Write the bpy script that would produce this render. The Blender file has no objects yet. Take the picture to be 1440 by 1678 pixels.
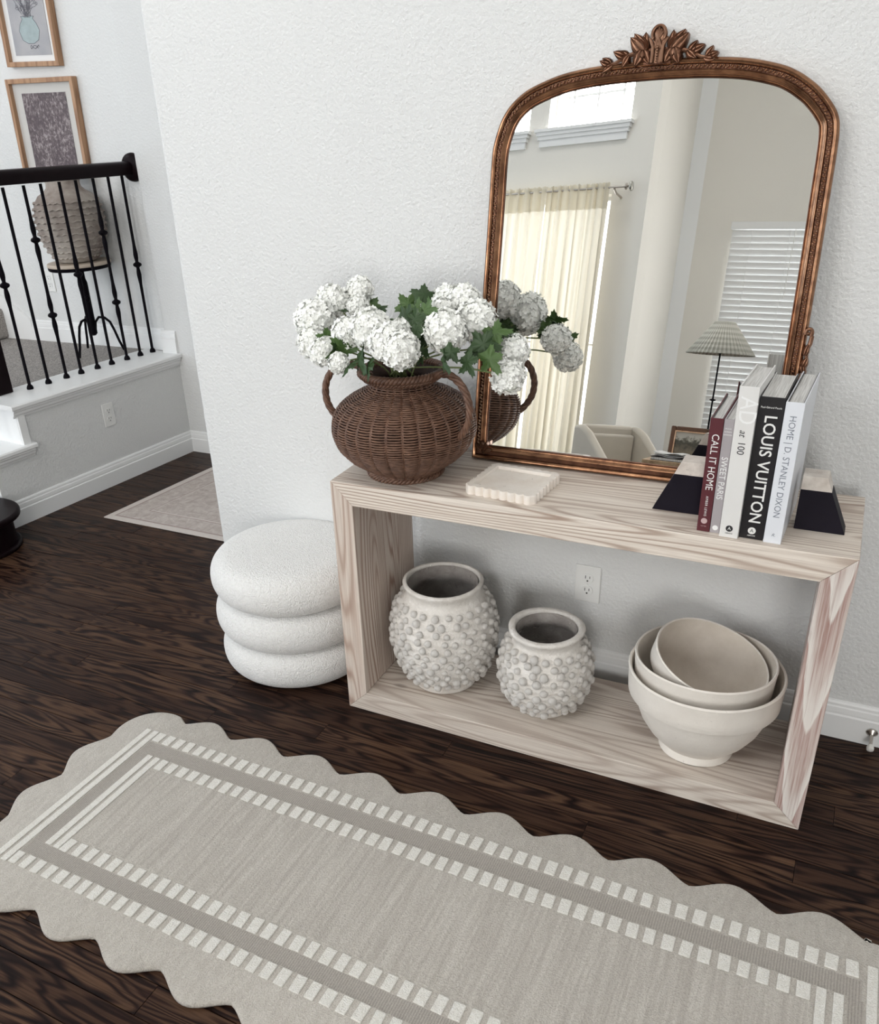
import bpy, bmesh, math, random
from mathutils import Vector, Matrix, noise

PI = math.pi
rnd = random.Random(7)
scn = bpy.context.scene
col = scn.collection

# ------------------------------------------------------------------ camera
cd = bpy.data.cameras.new('camera'); cam = bpy.data.objects.new('camera', cd); col.objects.link(cam)
cam.location = (1.2005, -2.2275, 1.6261)
cam.rotation_euler = (math.radians(62.1886), math.radians(3.0082), math.radians(27.6113))
cd.sensor_fit = 'HORIZONTAL'; cd.sensor_width = 36; cd.lens = 1411.5 / 1440 * 36
cd.shift_x = (720 - 630.99) / 1440; cd.shift_y = (941.63 - 839) / 1440
cd.clip_start = 0.02; cd.clip_end = 100
scn.camera = cam

# ------------------------------------------------------------------ world, lights, exposure
w = bpy.data.worlds.new('world'); scn.world = w; w.use_nodes = True
bg = w.node_tree.nodes['Background']; bg.inputs[0].default_value = (0.86, 0.93, 1.0, 1); bg.inputs[1].default_value = 1.2
scn.view_settings.view_transform = 'Standard'; scn.view_settings.look = 'None'
scn.view_settings.gamma = 1; scn.view_settings.use_curve_mapping = False
scn.view_settings.exposure = 0.26

def area(name, loc, target, sx, sy, power, color):
    l = bpy.data.lights.new(name, 'AREA'); l.shape = 'RECTANGLE'; l.size = sx; l.size_y = sy
    l.energy = power; l.color = color
    o = bpy.data.objects.new(name, l); col.objects.link(o); o.location = loc
    o.rotation_euler = (Vector(target) - Vector(loc)).to_track_quat('-Z', 'Y').to_euler()
    return o

DAY = (0.965, 0.97, 0.99); WARM = (1.0, 0.965, 0.91)
# wall of windows (wall A) runs from its corner along AX
A0 = Vector((-0.398, -5.0, 0)); ta = math.radians(12)
AX = Vector((-math.cos(ta), -math.sin(ta), 0)); AN = Vector((-math.sin(ta), math.cos(ta), 0))   # AN points into the room
def PA(s, z, d=0.0): return A0 + AX * s + AN * d + Vector((0, 0, z))
def win_light(name, s0, s1, z0, z1, power, color, d=-0.32):
    c = PA((s0 + s1) / 2, (z0 + z1) / 2, d)
    return area(name, c, c + AN, s1 - s0, z1 - z0, power, color)
win_light('daylight_upper_window', 0.12, 1.05, 2.9, 4.6, 70, DAY)
win_light('daylight_upper_window_far', 1.08, 2.2, 2.9, 4.6, 75, DAY)
win_light('daylight_curtained_window', 0.3, 1.75, 0.25, 2.52, 17, WARM)
win_light('daylight_tall_window', 2.3, 4.3, 0.5, 4.4, 92, DAY, -0.05)
area('daylight_blinds_window', (0.55, -6.98, 1.5), (0.55, 0, 1.5), 1.1, 2.2, 16, DAY)
area('daylight_entry_glazing', (-5.26, -2.2, 1.45), (0, -2.2, 1.45), 1.6, 2.3, 46, (0.70, 0.85, 1.0))
area('daylight_stair_window', (-5.26, -0.2, 3.6), (0, -0.2, 3.6), 1.4, 1.4, 16, (0.95, 0.97, 1.0))
area('added_front_fill', (2.4, -6.84, 1.55), (2.4, 0, 1.55), 1.3, 2.1, 105, (1.0, 0.985, 0.96))  # added fill from the camera side, set in an unseen window opening
area('unseen_ceiling_fill', (0.6, -2.8, 5.19), (0.6, -2.8, 0), 2.4, 1.2, 36, (1.0, 0.975, 0.94))  # no real fixture: added overhead fill for rug, tops and walls

# ------------------------------------------------------------------ node helpers
def new_mat(name):
    m = bpy.data.materials.new(name); m.use_nodes = True
    nt = m.node_tree; b = nt.nodes['Principled BSDF']
    return m, nt, b
def N(nt, t, **kw):
    n = nt.nodes.new(t)
    for k, v in kw.items():
        if hasattr(n, k): setattr(n, k, v)
        else: n.inputs[k].default_value = v
    return n
def L(nt, a, b): nt.links.new(a, b)
def mathn(nt, op, a, b=None):
    n = nt.nodes.new('ShaderNodeMath'); n.operation = op
    for i, x in enumerate((a, b)):
        if x is None: continue
        if isinstance(x, (int, float)): n.inputs[i].default_value = x
        else: L(nt, x, n.inputs[i])
    return n.outputs[0]
def ramp(nt, fac, stops, mode='LINEAR'):
    n = nt.nodes.new('ShaderNodeValToRGB'); n.color_ramp.interpolation = mode
    e = n.color_ramp.elements
    while len(e) < len(stops): e.new(0.5)
    for el, (p, c) in zip(e, stops): el.position = p; el.color = (*c, 1) if len(c) == 3 else c
    L(nt, fac, n.inputs[0]); return n.outputs[0]
def mix(nt, fac, a, b, mode='MIX'):
    n = nt.nodes.new('ShaderNodeMix'); n.data_type = 'RGBA'; n.blend_type = mode
    for i, x in ((0, fac), (6, a), (7, b)):
        if isinstance(x, (int, float)): n.inputs[i].default_value = x
        elif isinstance(x, tuple): n.inputs[i].default_value = (*x, 1) if len(x) == 3 else x
        else: L(nt, x, n.inputs[i])
    return n.outputs[2]
def coords(nt, kind='Object', scale=(1, 1, 1), rot=(0, 0, 0), rand=0.0):
    tc = nt.nodes.new('ShaderNodeTexCoord')
    if kind == 'World': out = nt.nodes.new('ShaderNodeNewGeometry').outputs['Position']
    else: out = tc.outputs[kind]
    if rand:
        oi = nt.nodes.new('ShaderNodeObjectInfo')
        v = nt.nodes.new('ShaderNodeVectorMath'); v.operation = 'SCALE'
        cmb = nt.nodes.new('ShaderNodeCombineXYZ')
        L(nt, oi.outputs['Random'], cmb.inputs[0]); L(nt, mathn(nt, 'MULTIPLY', oi.outputs['Random'], 7.3), cmb.inputs[1]); L(nt, mathn(nt, 'MULTIPLY', oi.outputs['Random'], 3.1), cmb.inputs[2])
        L(nt, cmb.outputs[0], v.inputs[0]); v.inputs['Scale'].default_value = rand
        ad = nt.nodes.new('ShaderNodeVectorMath'); ad.operation = 'ADD'
        L(nt, out, ad.inputs[0]); L(nt, v.outputs[0], ad.inputs[1]); out = ad.outputs[0]
    mp = nt.nodes.new('ShaderNodeMapping'); mp.inputs['Scale'].default_value = scale; mp.inputs['Rotation'].default_value = rot
    L(nt, out, mp.inputs[0]); return mp.outputs[0]
def noise_t(nt, vec, scale, detail=2, rough=0.5, dist=0.0):
    n = nt.nodes.new('ShaderNodeTexNoise'); n.inputs['Scale'].default_value = scale
    n.inputs['Detail'].default_value = detail; n.inputs['Roughness'].default_value = rough; n.inputs['Distortion'].default_value = dist
    L(nt, vec, n.inputs['Vector']); return n.outputs['Fac']
def bump(nt, b, h, strength, dist, prev=None):
    n = nt.nodes.new('ShaderNodeBump'); n.inputs['Strength'].default_value = strength; n.inputs['Distance'].default_value = dist
    L(nt, h, n.inputs['Height'])
    if prev is not None: L(nt, prev, n.inputs['Normal'])
    if b is not None: L(nt, n.outputs[0], b.inputs['Normal'])
    return n.outputs[0]

def plain(name, c, rough=0.5, metal=0.0, nscale=0, nstr=0.0, nd=0.001, var=0.0, vscale=8, kind='Object', spec=None, coat=0):
    m, nt, b = new_mat(name)
    b.inputs['Base Color'].default_value = (*c, 1); b.inputs['Roughness'].default_value = rough; b.inputs['Metallic'].default_value = metal
    if spec is not None: b.inputs['Specular IOR Level'].default_value = spec
    if coat: b.inputs['Coat Weight'].default_value = coat; b.inputs['Coat Roughness'].default_value = 0.1
    v = coords(nt, kind)
    if var:
        f = noise_t(nt, v, vscale, 4, 0.6)
        L(nt, mix(nt, f, tuple(x * (1 - var) for x in c), tuple(min(1, x * (1 + var)) for x in c)), b.inputs['Base Color'])
    if nscale: bump(nt, b, noise_t(nt, v, nscale, 3, 0.6), nstr, nd)
    return m

M = {}
M['wall'] = plain('painted_orange_peel_wall', (0.725, 0.73, 0.722), 0.75, nscale=100, nstr=1.0, nd=0.0045, kind='World')
M['wall_warm'] = plain('painted_wall_greige', (0.80, 0.775, 0.72), 0.8, nscale=95, nstr=0.5, nd=0.002, kind='World')
M['ceiling'] = plain('ceiling_paint', (0.82, 0.81, 0.79), 0.85, nscale=60, nstr=0.3, nd=0.002, kind='World')
M['trim'] = plain('white_trim_paint', (0.83, 0.835, 0.83), 0.38)
M['black_iron'] = plain('black_iron', (0.004, 0.003, 0.005), 0.45, spec=0.06)
M['dark_rail'] = plain('espresso_stained_wood', (0.007, 0.003, 0.004), 0.35, var=0.3, vscale=20, spec=0.10)
M['plastic'] = plain('white_plastic', (0.80, 0.80, 0.78), 0.35)
M['slot'] = plain('dark_slot', (0.03, 0.03, 0.03), 0.6)
M['steel'] = plain('brushed_nickel', (0.5, 0.46, 0.42), 0.32, metal=1)
M['rubber'] = plain('white_rubber', (0.75, 0.74, 0.7), 0.6)

def stone(name, c1, c2, pits=0.0, rough=0.8, sc=12, bumpd=0.003):
    m, nt, b = new_mat(name); v = coords(nt, 'Object')
    f = noise_t(nt, v, sc, 6, 0.65); c = ramp(nt, f, [(0.3, c1), (0.72, c2)])
    if pits:
        v2 = coords(nt, 'Object', (1, 1, 2.0)); p = noise_t(nt, v2, 70, 3, 0.7)
        pm = ramp(nt, p, [(0.27, (0, 0, 0)), (0.33, (1, 1, 1))])
        c = mix(nt, mathn(nt, 'MULTIPLY', mathn(nt, 'SUBTRACT', 1.0, pm), pits), c, (0.22, 0.17, 0.13)); 
        n1 = bump(nt, None, pm, 0.8, 0.002)
        bump(nt, b, noise_t(nt, v, 130, 3), 0.3, bumpd, n1)
    else:
        sp = noise_t(nt, v, 110, 2, 0.6); spm = ramp(nt, sp, [(0.24, (1, 1, 1)), (0.30, (0, 0, 0))])
        c = mix(nt, mathn(nt, 'MULTIPLY', spm, 0.55 if bumpd > 0.002 else 0.25), c, tuple(x * 0.35 for x in c1))
        bump(nt, b, noise_t(nt, v, 160, 4, 0.65), 0.7 if bumpd > 0.002 else 0.45, bumpd, bump(nt, None, noise_t(nt, v, 38, 3, 0.6), 0.35, bumpd * 2.5))
    L(nt, c, b.inputs['Base Color']); b.inputs['Roughness'].default_value = rough
    return m
M['travertine'] = stone('cream_travertine', (0.72, 0.64, 0.56), (0.84, 0.79, 0.73), 0.85, 0.55)
M['travertine_grey'] = stone('travertine_block', (0.48, 0.42, 0.37), (0.82, 0.765, 0.70), 0.95, 0.6, 22)
M['black_paint'] = plain('matte_black_dip', (0.006, 0.004, 0.010), 0.62, spec=0.2, nscale=90, nstr=0.3, var=0.3)
M['clay'] = stone('whitewashed_clay', (0.66, 0.62, 0.57), (0.84, 0.81, 0.77), 0, 0.9, 22, 0.005)
M['clay_knob'] = stone('whitewashed_clay_knob', (0.74, 0.70, 0.65), (0.90, 0.875, 0.84), 0, 0.9, 25, 0.003)
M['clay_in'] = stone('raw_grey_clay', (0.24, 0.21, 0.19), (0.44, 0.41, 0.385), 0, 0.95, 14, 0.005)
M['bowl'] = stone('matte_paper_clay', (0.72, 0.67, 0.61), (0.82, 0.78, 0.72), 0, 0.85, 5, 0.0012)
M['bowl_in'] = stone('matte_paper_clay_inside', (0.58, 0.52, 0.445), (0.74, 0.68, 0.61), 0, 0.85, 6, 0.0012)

def boucle():
    m, nt, b = new_mat('white_boucle'); v = coords(nt, 'Object')
    vo = nt.nodes.new('ShaderNodeTexVoronoi'); vo.inputs['Scale'].default_value = 210; L(nt, v, vo.inputs['Vector'])
    n = noise_t(nt, v, 120, 4, 0.7)
    h = mathn(nt, 'ADD', mathn(nt, 'MULTIPLY', mathn(nt, 'SUBTRACT', 1.0, vo.outputs['Distance']), 0.6), n)
    bump(nt, b, h, 0.75, 0.006)
    L(nt, ramp(nt, h, [(0.3, (0.72, 0.71, 0.69)), (0.95, (0.87, 0.865, 0.85))]), b.inputs['Base Color'])
    b.inputs['Roughness'].default_value = 0.95; b.inputs['Sheen Weight'].default_value = 0.25
    return m
M['boucle'] = boucle()

def grain_wood(name, base, mid, dark, grain='X', freq=34, sc=2.2, stretch=0.10, rough=0.6, fine=0.35, kind='Object', rand=0.0, knots=False, bumps=0.25, coat=0.0, tone=None, spec=None, det=1.5):
    m, nt, b = new_mat(name)
    s = {'X': (stretch, 1, 1), 'Y': (1, stretch, 1), 'Z': (1, 1, stretch)}[grain]
    v = coords(nt, kind, s, rand=rand)
    n = noise_t(nt, v, sc, det, 0.45, 0.25)
    rings = mathn(nt, 'MULTIPLY', mathn(nt, 'ADD', mathn(nt, 'SINE', mathn(nt, 'MULTIPLY', n, freq * 2)), 1.0), 0.5)
    sf = {'X': (0.02, 1, 1), 'Y': (1, 0.02, 1), 'Z': (1, 1, 0.02)}[grain]
    f = noise_t(nt, coords(nt, kind, sf, rand=rand), 240, 3, 0.7)
    c = ramp(nt, rings, [(0.0, dark), (0.32, mid), (0.8, base)])
    lo = noise_t(nt, v, sc * 1.7, 3, 0.6)
    c = mix(nt, ramp(nt, lo, [(0.38, (0, 0, 0)), (0.68, (0.6, 0.6, 0.6))]), c, mid)
    c = mix(nt, mathn(nt, 'MULTIPLY', ramp(nt, f, [(0.42, (0, 0, 0)), (0.62, (1, 1, 1))]), fine), c, dark)
    if knots:
        ks = {'X': (0.45, 1, 1), 'Y': (1, 0.45, 1), 'Z': (1, 1, 0.45)}[grain]
        vo = nt.nodes.new('ShaderNodeTexVoronoi'); vo.inputs['Scale'].default_value = 5.5; L(nt, coords(nt, kind, ks), vo.inputs['Vector'])
        kn = ramp(nt, vo.outputs['Distance'], [(0.035, (1, 1, 1)), (0.075, (0, 0, 0))])
        c = mix(nt, mathn(nt, 'MULTIPLY', kn, 0.6), c, tuple(x * 0.6 for x in dark))
    if tone:
        oi = nt.nodes.new('ShaderNodeObjectInfo')
        c = mix(nt, mathn(nt, 'MULTIPLY', oi.outputs['Random'], 0.75), c, tone, 'MULTIPLY')
    L(nt, c, b.inputs['Base Color']); b.inputs['Roughness'].default_value = rough
    if spec is not None: b.inputs['Specular IOR Level'].default_value = spec
    h = mathn(nt, 'ADD', mathn(nt, 'MULTIPLY', rings, 0.5), f)
    bump(nt, b, h, bumps, 0.0015)
    return m
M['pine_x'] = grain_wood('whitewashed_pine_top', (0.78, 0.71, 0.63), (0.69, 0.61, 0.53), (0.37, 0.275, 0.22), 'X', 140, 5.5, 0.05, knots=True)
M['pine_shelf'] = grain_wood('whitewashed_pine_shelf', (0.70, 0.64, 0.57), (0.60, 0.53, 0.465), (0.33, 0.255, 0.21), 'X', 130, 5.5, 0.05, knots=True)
M['pine_z'] = grain_wood('whitewashed_pine_leg', (0.70, 0.63, 0.56), (0.58, 0.48, 0.41), (0.32, 0.21, 0.16), 'Z', 130, 6.5, 0.05)
M['pine_red'] = grain_wood('reddish_whitewashed_pine_leg', (0.66, 0.61, 0.56), (0.50, 0.40, 0.36), (0.30, 0.165, 0.135), 'Z', 16, 6.5, 0.22, fine=0.5)
def cathedral_leg():
    m, nt, b = new_mat('cathedral_grain_reddish_pine'); tc = nt.nodes.new('ShaderNodeTexCoord'); sep = nt.nodes.new('ShaderNodeSeparateXYZ'); L(nt, tc.outputs['Object'], sep.inputs[0])
    n = noise_t(nt, coords(nt, 'Object', (1, 1, 0.25)), 14, 3, 0.55)
    wob = mathn(nt, 'MULTIPLY', mathn(nt, 'SUBTRACT', n, 0.5), 0.028)
    x = mathn(nt, 'ADD', mathn(nt, 'SUBTRACT', sep.outputs[0], 1.268), wob)
    f = mathn(nt, 'ADD', sep.outputs[2], mathn(nt, 'MULTIPLY', mathn(nt, 'ABSOLUTE', mathn(nt, 'POWER', mathn(nt, 'ABSOLUTE', x), 1.5)), -32.0))
    fr = mathn(nt, 'FRACT', mathn(nt, 'ADD', mathn(nt, 'MULTIPLY', f, 3.3), 0.05))
    red, mid, pale = (0.36, 0.225, 0.195), (0.50, 0.40, 0.36), (0.72, 0.68, 0.63)
    c = ramp(nt, fr, [(0.0, red), (0.05, pale), (0.28, (0.62, 0.55, 0.51)), (0.40, mid), (0.92, red)])
    f2 = noise_t(nt, coords(nt, 'Object', (1, 1, 0.02)), 260, 3, 0.7)
    c = mix(nt, mathn(nt, 'MULTIPLY', ramp(nt, f2, [(0.40, (1, 1, 1)), (0.60, (0, 0, 0))]), 0.45), c, pale)
    c = mix(nt, mathn(nt, 'MULTIPLY', ramp(nt, f2, [(0.55, (0, 0, 0)), (0.66, (1, 1, 1))]), 0.45), c, (0.30, 0.17, 0.14))
    L(nt, c, b.inputs['Base Color']); b.inputs['Roughness'].default_value = 0.6; bump(nt, b, f2, 0.25, 0.0015); return m
M['pine_red'] = cathedral_leg()
M['floor'] = grain_wood('dark_stained_oak_floor', (0.100, 0.054, 0.031), (0.040, 0.019, 0.013), (0.006, 0.0025, 0.0025), 'X', 60, 8.5, 0.12, rough=0.34, fine=0.5, kind='World', rand=11.0, bumps=0.2, tone=(0.36, 0.29, 0.32), spec=0.12, det=3.0)
M['floor_slab'] = plain('dark_floor_gap', (0.006, 0.004, 0.004), 0.6)
M['frame_wood'] = grain_wood('picture_frame_oak', (0.46, 0.27, 0.15), (0.38, 0.21, 0.11), (0.24, 0.12, 0.06), 'Z', 20, 10, 0.1, rough=0.45)

def carpet():
    m, nt, b = new_mat('stair_carpet_pile'); v = coords(nt, 'World')
    n = noise_t(nt, v, 150, 4, 0.75); n2 = noise_t(nt, v, 320, 2)
    L(nt, ramp(nt, n, [(0.34, (0.15, 0.13, 0.12)), (0.60, (0.66, 0.62, 0.585))]), b.inputs['Base Color'])
    b.inputs['Roughness'].default_value = 1; bump(nt, b, mathn(nt, 'ADD', n, n2), 1.0, 0.008); return m
M['carpet'] = carpet()

# ------------------------------------------------------------------ mesh helpers
def box(bm, x0, x1, y0, y1, z0, z1, mat=None):
    vs = [bm.verts.new((x, y, z)) for x in (x0, x1) for y in (y0, y1) for z in (z0, z1)]
    for f in ((0, 1, 3, 2), (4, 6, 7, 5), (0, 4, 5, 1), (2, 3, 7, 6), (0, 2, 6, 4), (1, 5, 7, 3)):
        bm.faces.new([vs[i] for i in f])
    if mat is not None: bmesh.ops.transform(bm, matrix=mat, verts=vs)
    return vs
def prism(bm, pts, z0, z1, mat=None):
    a = [bm.verts.new((p[0], p[1], z0)) for p in pts]; b = [bm.verts.new((p[0], p[1], z1)) for p in pts]
    n = len(pts)
    bm.faces.new(a[::-1]); bm.faces.new(b)
    for i in range(n): bm.faces.new((a[i], a[(i + 1) % n], b[(i + 1) % n], b[i]))
    if mat is not None: bmesh.ops.transform(bm, matrix=mat, verts=a + b)
    return a + b
def lathe(bm, prof, seg=48, mat=None, fn=None, caps=True):
    rings = []; vs = []
    for (r, z) in prof:
        ring = []
        for i in range(seg):
            t = 2 * PI * i / seg; rr = r
            p = Vector((rr * math.cos(t), rr * math.sin(t), z))
            if fn: p = fn(p, t, z)
            ring.append(bm.verts.new(p))
        rings.append(ring); vs += ring
    for a, b in zip(rings, rings[1:]):
        for i in range(seg): bm.faces.new((a[i], a[(i + 1) % seg], b[(i + 1) % seg], b[i]))
    if caps:
        if prof[0][0] > 1e-5: bm.faces.new(rings[0][::-1])
        if prof[-1][0] > 1e-5: bm.faces.new(rings[-1])
    if mat is not None: bmesh.ops.transform(bm, matrix=mat, verts=vs)
    return vs
def tube(bm, pts, rad, seg=8, closed=False, caps=True, twist=0.0, lobes=0, lobe_amp=0.0, up=None):
    n = len(pts); pts = [Vector(p) for p in pts]; rings = []
    rads = rad if isinstance(rad, (list, tuple)) else [rad] * n
    prev = None
    for i in range(n):
        if closed: t = (pts[(i + 1) % n] - pts[i - 1])
        else: t = pts[min(i + 1, n - 1)] - pts[max(i - 1, 0)]
        t.normalize()
        if prev is None:
            a = Vector(up) if up else (Vector((0, 0, 1)) if abs(t.z) < 0.9 else Vector((1, 0, 0)))
            u = (a - t * a.dot(t)).normalized()
        else:
            u = (prev - t * prev.dot(t)).normalized()
        prev = u; v = t.cross(u); ring = []
        for k in range(seg):
            an = 2 * PI * k / seg
            r = rads[i] * (1 + lobe_amp * math.cos(lobes * an + twist * i))
            ring.append(bm.verts.new(pts[i] + (u * math.cos(an) + v * math.sin(an)) * r))
        rings.append(ring)
    m = n if closed else n - 1
    for i in range(m):
        a, b = rings[i], rings[(i + 1) % n]
        for k in range(seg): bm.faces.new((a[k], a[(k + 1) % seg], b[(k + 1) % seg], b[k]))
    if caps and not closed: bm.faces.new(rings[0][::-1]); bm.faces.new(rings[-1])
    return [x for r in rings for x in r]
def sphere(bm, c, r, u=10, v=6, sc=(1, 1, 1)):
    m = Matrix.Translation(c) @ Matrix.Diagonal((*sc, 1))
    return bmesh.ops.create_uvsphere(bm, u_segments=u, v_segments=v, radius=r, matrix=m)['verts']
def obj(name, bm, m, parent=None, smooth=None, bevel=0.0, segs=2, fix=True):
    me = bpy.data.meshes.new(name)
    if fix: bmesh.ops.recalc_face_normals(bm, faces=bm.faces)
    bm.to_mesh(me); bm.free(); me.materials.append(m)
    if smooth is not None:
        me.shade_smooth()
        if smooth < 179: me.set_sharp_from_angle(angle=math.radians(smooth))
    o = bpy.data.objects.new(name, me); col.objects.link(o)
    if parent is not None: o.parent = parent
    if bevel:
        md = o.modifiers.new('bevel', 'BEVEL'); md.width = bevel; md.segments = segs; md.limit_method = 'ANGLE'
    return o
def BM(): return bmesh.new()
def thing(name, label, cat, loc=(0, 0, 0), rz=0.0, group=None):
    o = bpy.data.objects.new(name, None); col.objects.link(o); o.empty_display_size = 0.05
    o.location = loc; o.rotation_euler = (0, 0, rz); tag(o, label, cat, group); return o
def tag(o, label, cat, group=None):
    o['label'] = label; o['category'] = cat
    if group: o['group'] = group
    return o
def struct(name, bm, m, **kw):
    o = obj(name, bm, m, **kw)
    if o.parent is None: o['kind'] = 'structure'
    return o
def link_copy(src, parent=None, loc=None, rot=None, scale=None):
    c = src.copy(); col.objects.link(c)
    if parent is not None: c.parent = parent
    if loc is not None: c.location = loc
    if rot is not None: c.rotation_euler = rot
    if scale is not None: c.scale = scale
    return c
def frame_mat(origin, xa, ya, za):
    m = Matrix((xa, ya, za)).transposed().to_4x4(); m.translation = origin; return m

# ================================================================== SETTING
YW = 0.082; XE = -0.795; CEIL = 5.2
bm = BM(); box(bm, -5.3, 3.4, -7.2, 1.7, -0.12, -0.012); floor = struct('floor', bm, M['floor_slab'])
# planks over the floor that can be seen
pk = BM(); box(pk, 0, 1, -0.0384, 0.0384, -0.012, 0.0)
top = [v for v in pk.verts if v.co.z > -0.001]
for v in top:
    v.co.y *= 0.985
plank0 = obj('plank', pk, M['floor'], floor)
PW = 0.078; first = True
pr_ = random.Random(3)
y = -1.675
while y < 1.42:
    x = -2.5 - pr_.random() * 0.9 if y > -1.0 else -1.3 - pr_.random() * 0.8
    xe = 1.75 if y < 0.05 else (-0.3 if y < 1.5 else 0)
    while x < xe:
        ln = 0.75 + pr_.random() * 0.95
        p = plank0 if first else link_copy(plank0, floor); first = False
        p.location = (x, y, (pr_.random() - 0.5) * 0.0008); p.scale = (ln - 0.0012, 1, 1); p.parent = floor
        x += ln
    y += PW
bm = BM(); box(bm, -1.3, 1.75, -2.3, -1.72, -0.012, 0); box(bm, 1.75, 3.4, -7.2, 1.7, -0.012, 0); box(bm, -5.3, 1.75, -7.2, -2.3, -0.012, 0)
box(bm, -5.3, -1.32, -2.3, -1.72, -0.012, 0); 
o = obj('floor_boards_beyond', bm, M['floor'], floor)

def quad_wall(name, p0, p1, thick, z0, z1, m, holes=(), side=1):
    """vertical slab from p0 to p1, room face on the line, body behind it (side = sign of left normal that is BEHIND)"""
    p0 = Vector((*p0, 0)); p1 = Vector((*p1, 0)); d = p1 - p0; Ln = d.length; d.normalize()
    nb = Vector((-d.y, d.x, 0)) * side
    ss = sorted({0, Ln, *[h[0] for h in holes], *[h[1] for h in holes]}); zs = sorted({z0, z1, *[h[2] for h in holes], *[h[3] for h in holes]})
    bm = BM(); mt = frame_mat(p0, d, nb, Vector((0, 0, 1)))
    for a, b in zip(ss, ss[1:]):
        for c, e in zip(zs, zs[1:]):
            if any(h[0] - 1e-4 <= a and b <= h[1] + 1e-4 and h[2] - 1e-4 <= c and e <= h[3] + 1e-4 for h in holes): continue
            box(bm, a, b, 0, thick, c, e, mt)
    bmesh.ops.remove_doubles(bm, verts=bm.verts, dist=1e-5)
    return struct(name, bm, m)
bm = BM(); box(bm, XE, 3.3, YW, YW + 0.14, -0.01, CEIL)
wall_back = struct('wall_back', bm, M['wall'])
md = wall_back.modifiers.new('bevel', 'BEVEL'); md.width = 0.018; md.segments = 5
quad_wall('wall_right', (3.2, YW), (3.2, -6.9), 0.12, 0, CEIL, M['wall'], side=1)
# wall of windows, its return and the blinds wall
holes = [(0.30, 1.75, 0.28, 2.46), (0.222, 0.95, 2.99, 4.45), (1.128, 1.95, 2.99, 4.45), (2.45, 4.2, 0.6, 4.3)]
quad_wall('wall_front', (A0.x, A0.y), tuple((A0 + AX * 5.05).xy), 0.16, 0, CEIL, M['wall_warm'], holes, side=1)
quad_wall('wall_front_return', (-0.402, -5.16), (-0.402, -6.64), 0.10, 0, CEIL, M['wall_warm'], side=-1)
quad_wall('wall_front_band', (-0.402, -6.64), (-0.274, -6.70), 0.10, 0, CEIL, M['trim'], side=-1)  # paler trim colour stands in for daylight falling on this facet
quad_wall('wall_front_blinds', (-0.274, -6.7), (3.3, -6.7), 0.16, 0, CEIL, M['wall_warm'], [(0.36, 1.20, 0.5, 2.44), (2.024, 3.324, 0.5, 2.6)], side=-1)
quad_wall('wall_left', (-5.2, -6.3), (-5.2, 1.5), 0.12, 0, CEIL, M['wall'], [(3.3, 4.9, 0.3, 2.6), (5.4, 6.8, 2.9, 4.3)], side=1)
bm = BM(); box(bm, -5.3, 3.4, -7.2, 1.7, CEIL, CEIL + 0.1); struct('ceiling', bm, M['ceiling'])
# hall wall beyond the end of the back wall, landing wall
bm = BM(); box(bm, -2.13, 0.6, 1.42, 1.56, 0, CEIL); o = struct('wall_hall', bm, M['wall'])
md = o.modifiers.new('bevel', 'BEVEL'); md.width = 0.012; md.segments = 4
bm = BM(); box(bm, -5.3, -2.13, 1.475, 1.6, 0, CEIL); struct('wall_landing', bm, M['wall'])
bm = BM(); box(bm, 0.5, 0.6, YW + 0.14, 1.42, 0, CEIL); struct('wall_hall_end', bm, M['wall'])

BBP = [(0, 0), (0.016, 0), (0.016, 0.076), (0.012, 0.080), (0.0125, 0.086), (0.011, 0.100), (0.0085, 0.104), (0.008, 0.112), (0.005, 0.118), (0, 0.120)]
def extrude(bm, prof, p0, p1, nrm, z=0.0):
    p0 = Vector(p0); p1 = Vector(p1); nrm = Vector(nrm).normalized()
    a = [bm.verts.new(p0 + nrm * d + Vector((0, 0, z + h))) for d, h in prof]
    b = [bm.verts.new(p1 + nrm * d + Vector((0, 0, z + h))) for d, h in prof]
    n = len(prof)
    for i in range(n): bm.faces.new((a[i], a[(i + 1) % n], b[(i + 1) % n], b[i]))
    bm.faces.new(a); bm.faces.new(b[::-1])
bm = BM(); extrude(bm, BBP, (XE + 0.01, YW, 0), (3.2, YW, 0), (0, -1, 0)); struct('baseboard_back', bm, M['trim'])
bm = BM(); extrude(bm, BBP, (-2.06, 1.42, 0), (0.5, 1.42, 0), (0, -1, 0)); struct('baseboard_hall', bm, M['trim'])

# ---- stair landing: knee wall frame (s along the wall towards the entry, n out of it)
KO = Vector((-2.056, 1.42, 0)); KE = Vector((-0.1064, -0.9943, 0)); KN = Vector((0.9943, -0.1064, 0))
KM = frame_mat(KO, KE, KN, Vector((0, 0, 1)))          # local x = s, y = outward, z = up
def K(s, n, z): return KO + KE * s + KN * n + Vector((0, 0, z))
bm = BM(); box(bm, 0, 1.035, -0.22, 0, 0, 0.535, KM); box(bm, 1.035, 1.215, -0.22, 0, 0, 0.335, KM); struct('wall_stair', bm, M['wall'])
bm = BM(); extrude(bm, BBP, K(0.0, 0, 0), K(1.215, 0, 0), KN); struct('baseboard_stair', bm, M['trim'])
CAPP = [(-0.26, 0.0), (0.024, 0.0), (0.030, 0.004), (0.030, 0.018), (0.024, 0.024), (-0.26, 0.024)]
MOLP = [(0.0, -0.040), (0.006, -0.040), (0.008, -0.030), (0.014, -0.026), (0.016, -0.014), (0.020, -0.010), (0.020, 0.0), (0, 0)]
bm = BM(); extrude(bm, CAPP, K(0.0, 0, 0), K(1.07, 0, 0), KN, 0.536); extrude(bm, MOLP, K(0.0, 0, 0), K(1.06, 0, 0), KN, 0.536); struct('trim_landing_cap', bm, M['trim'])
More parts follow.
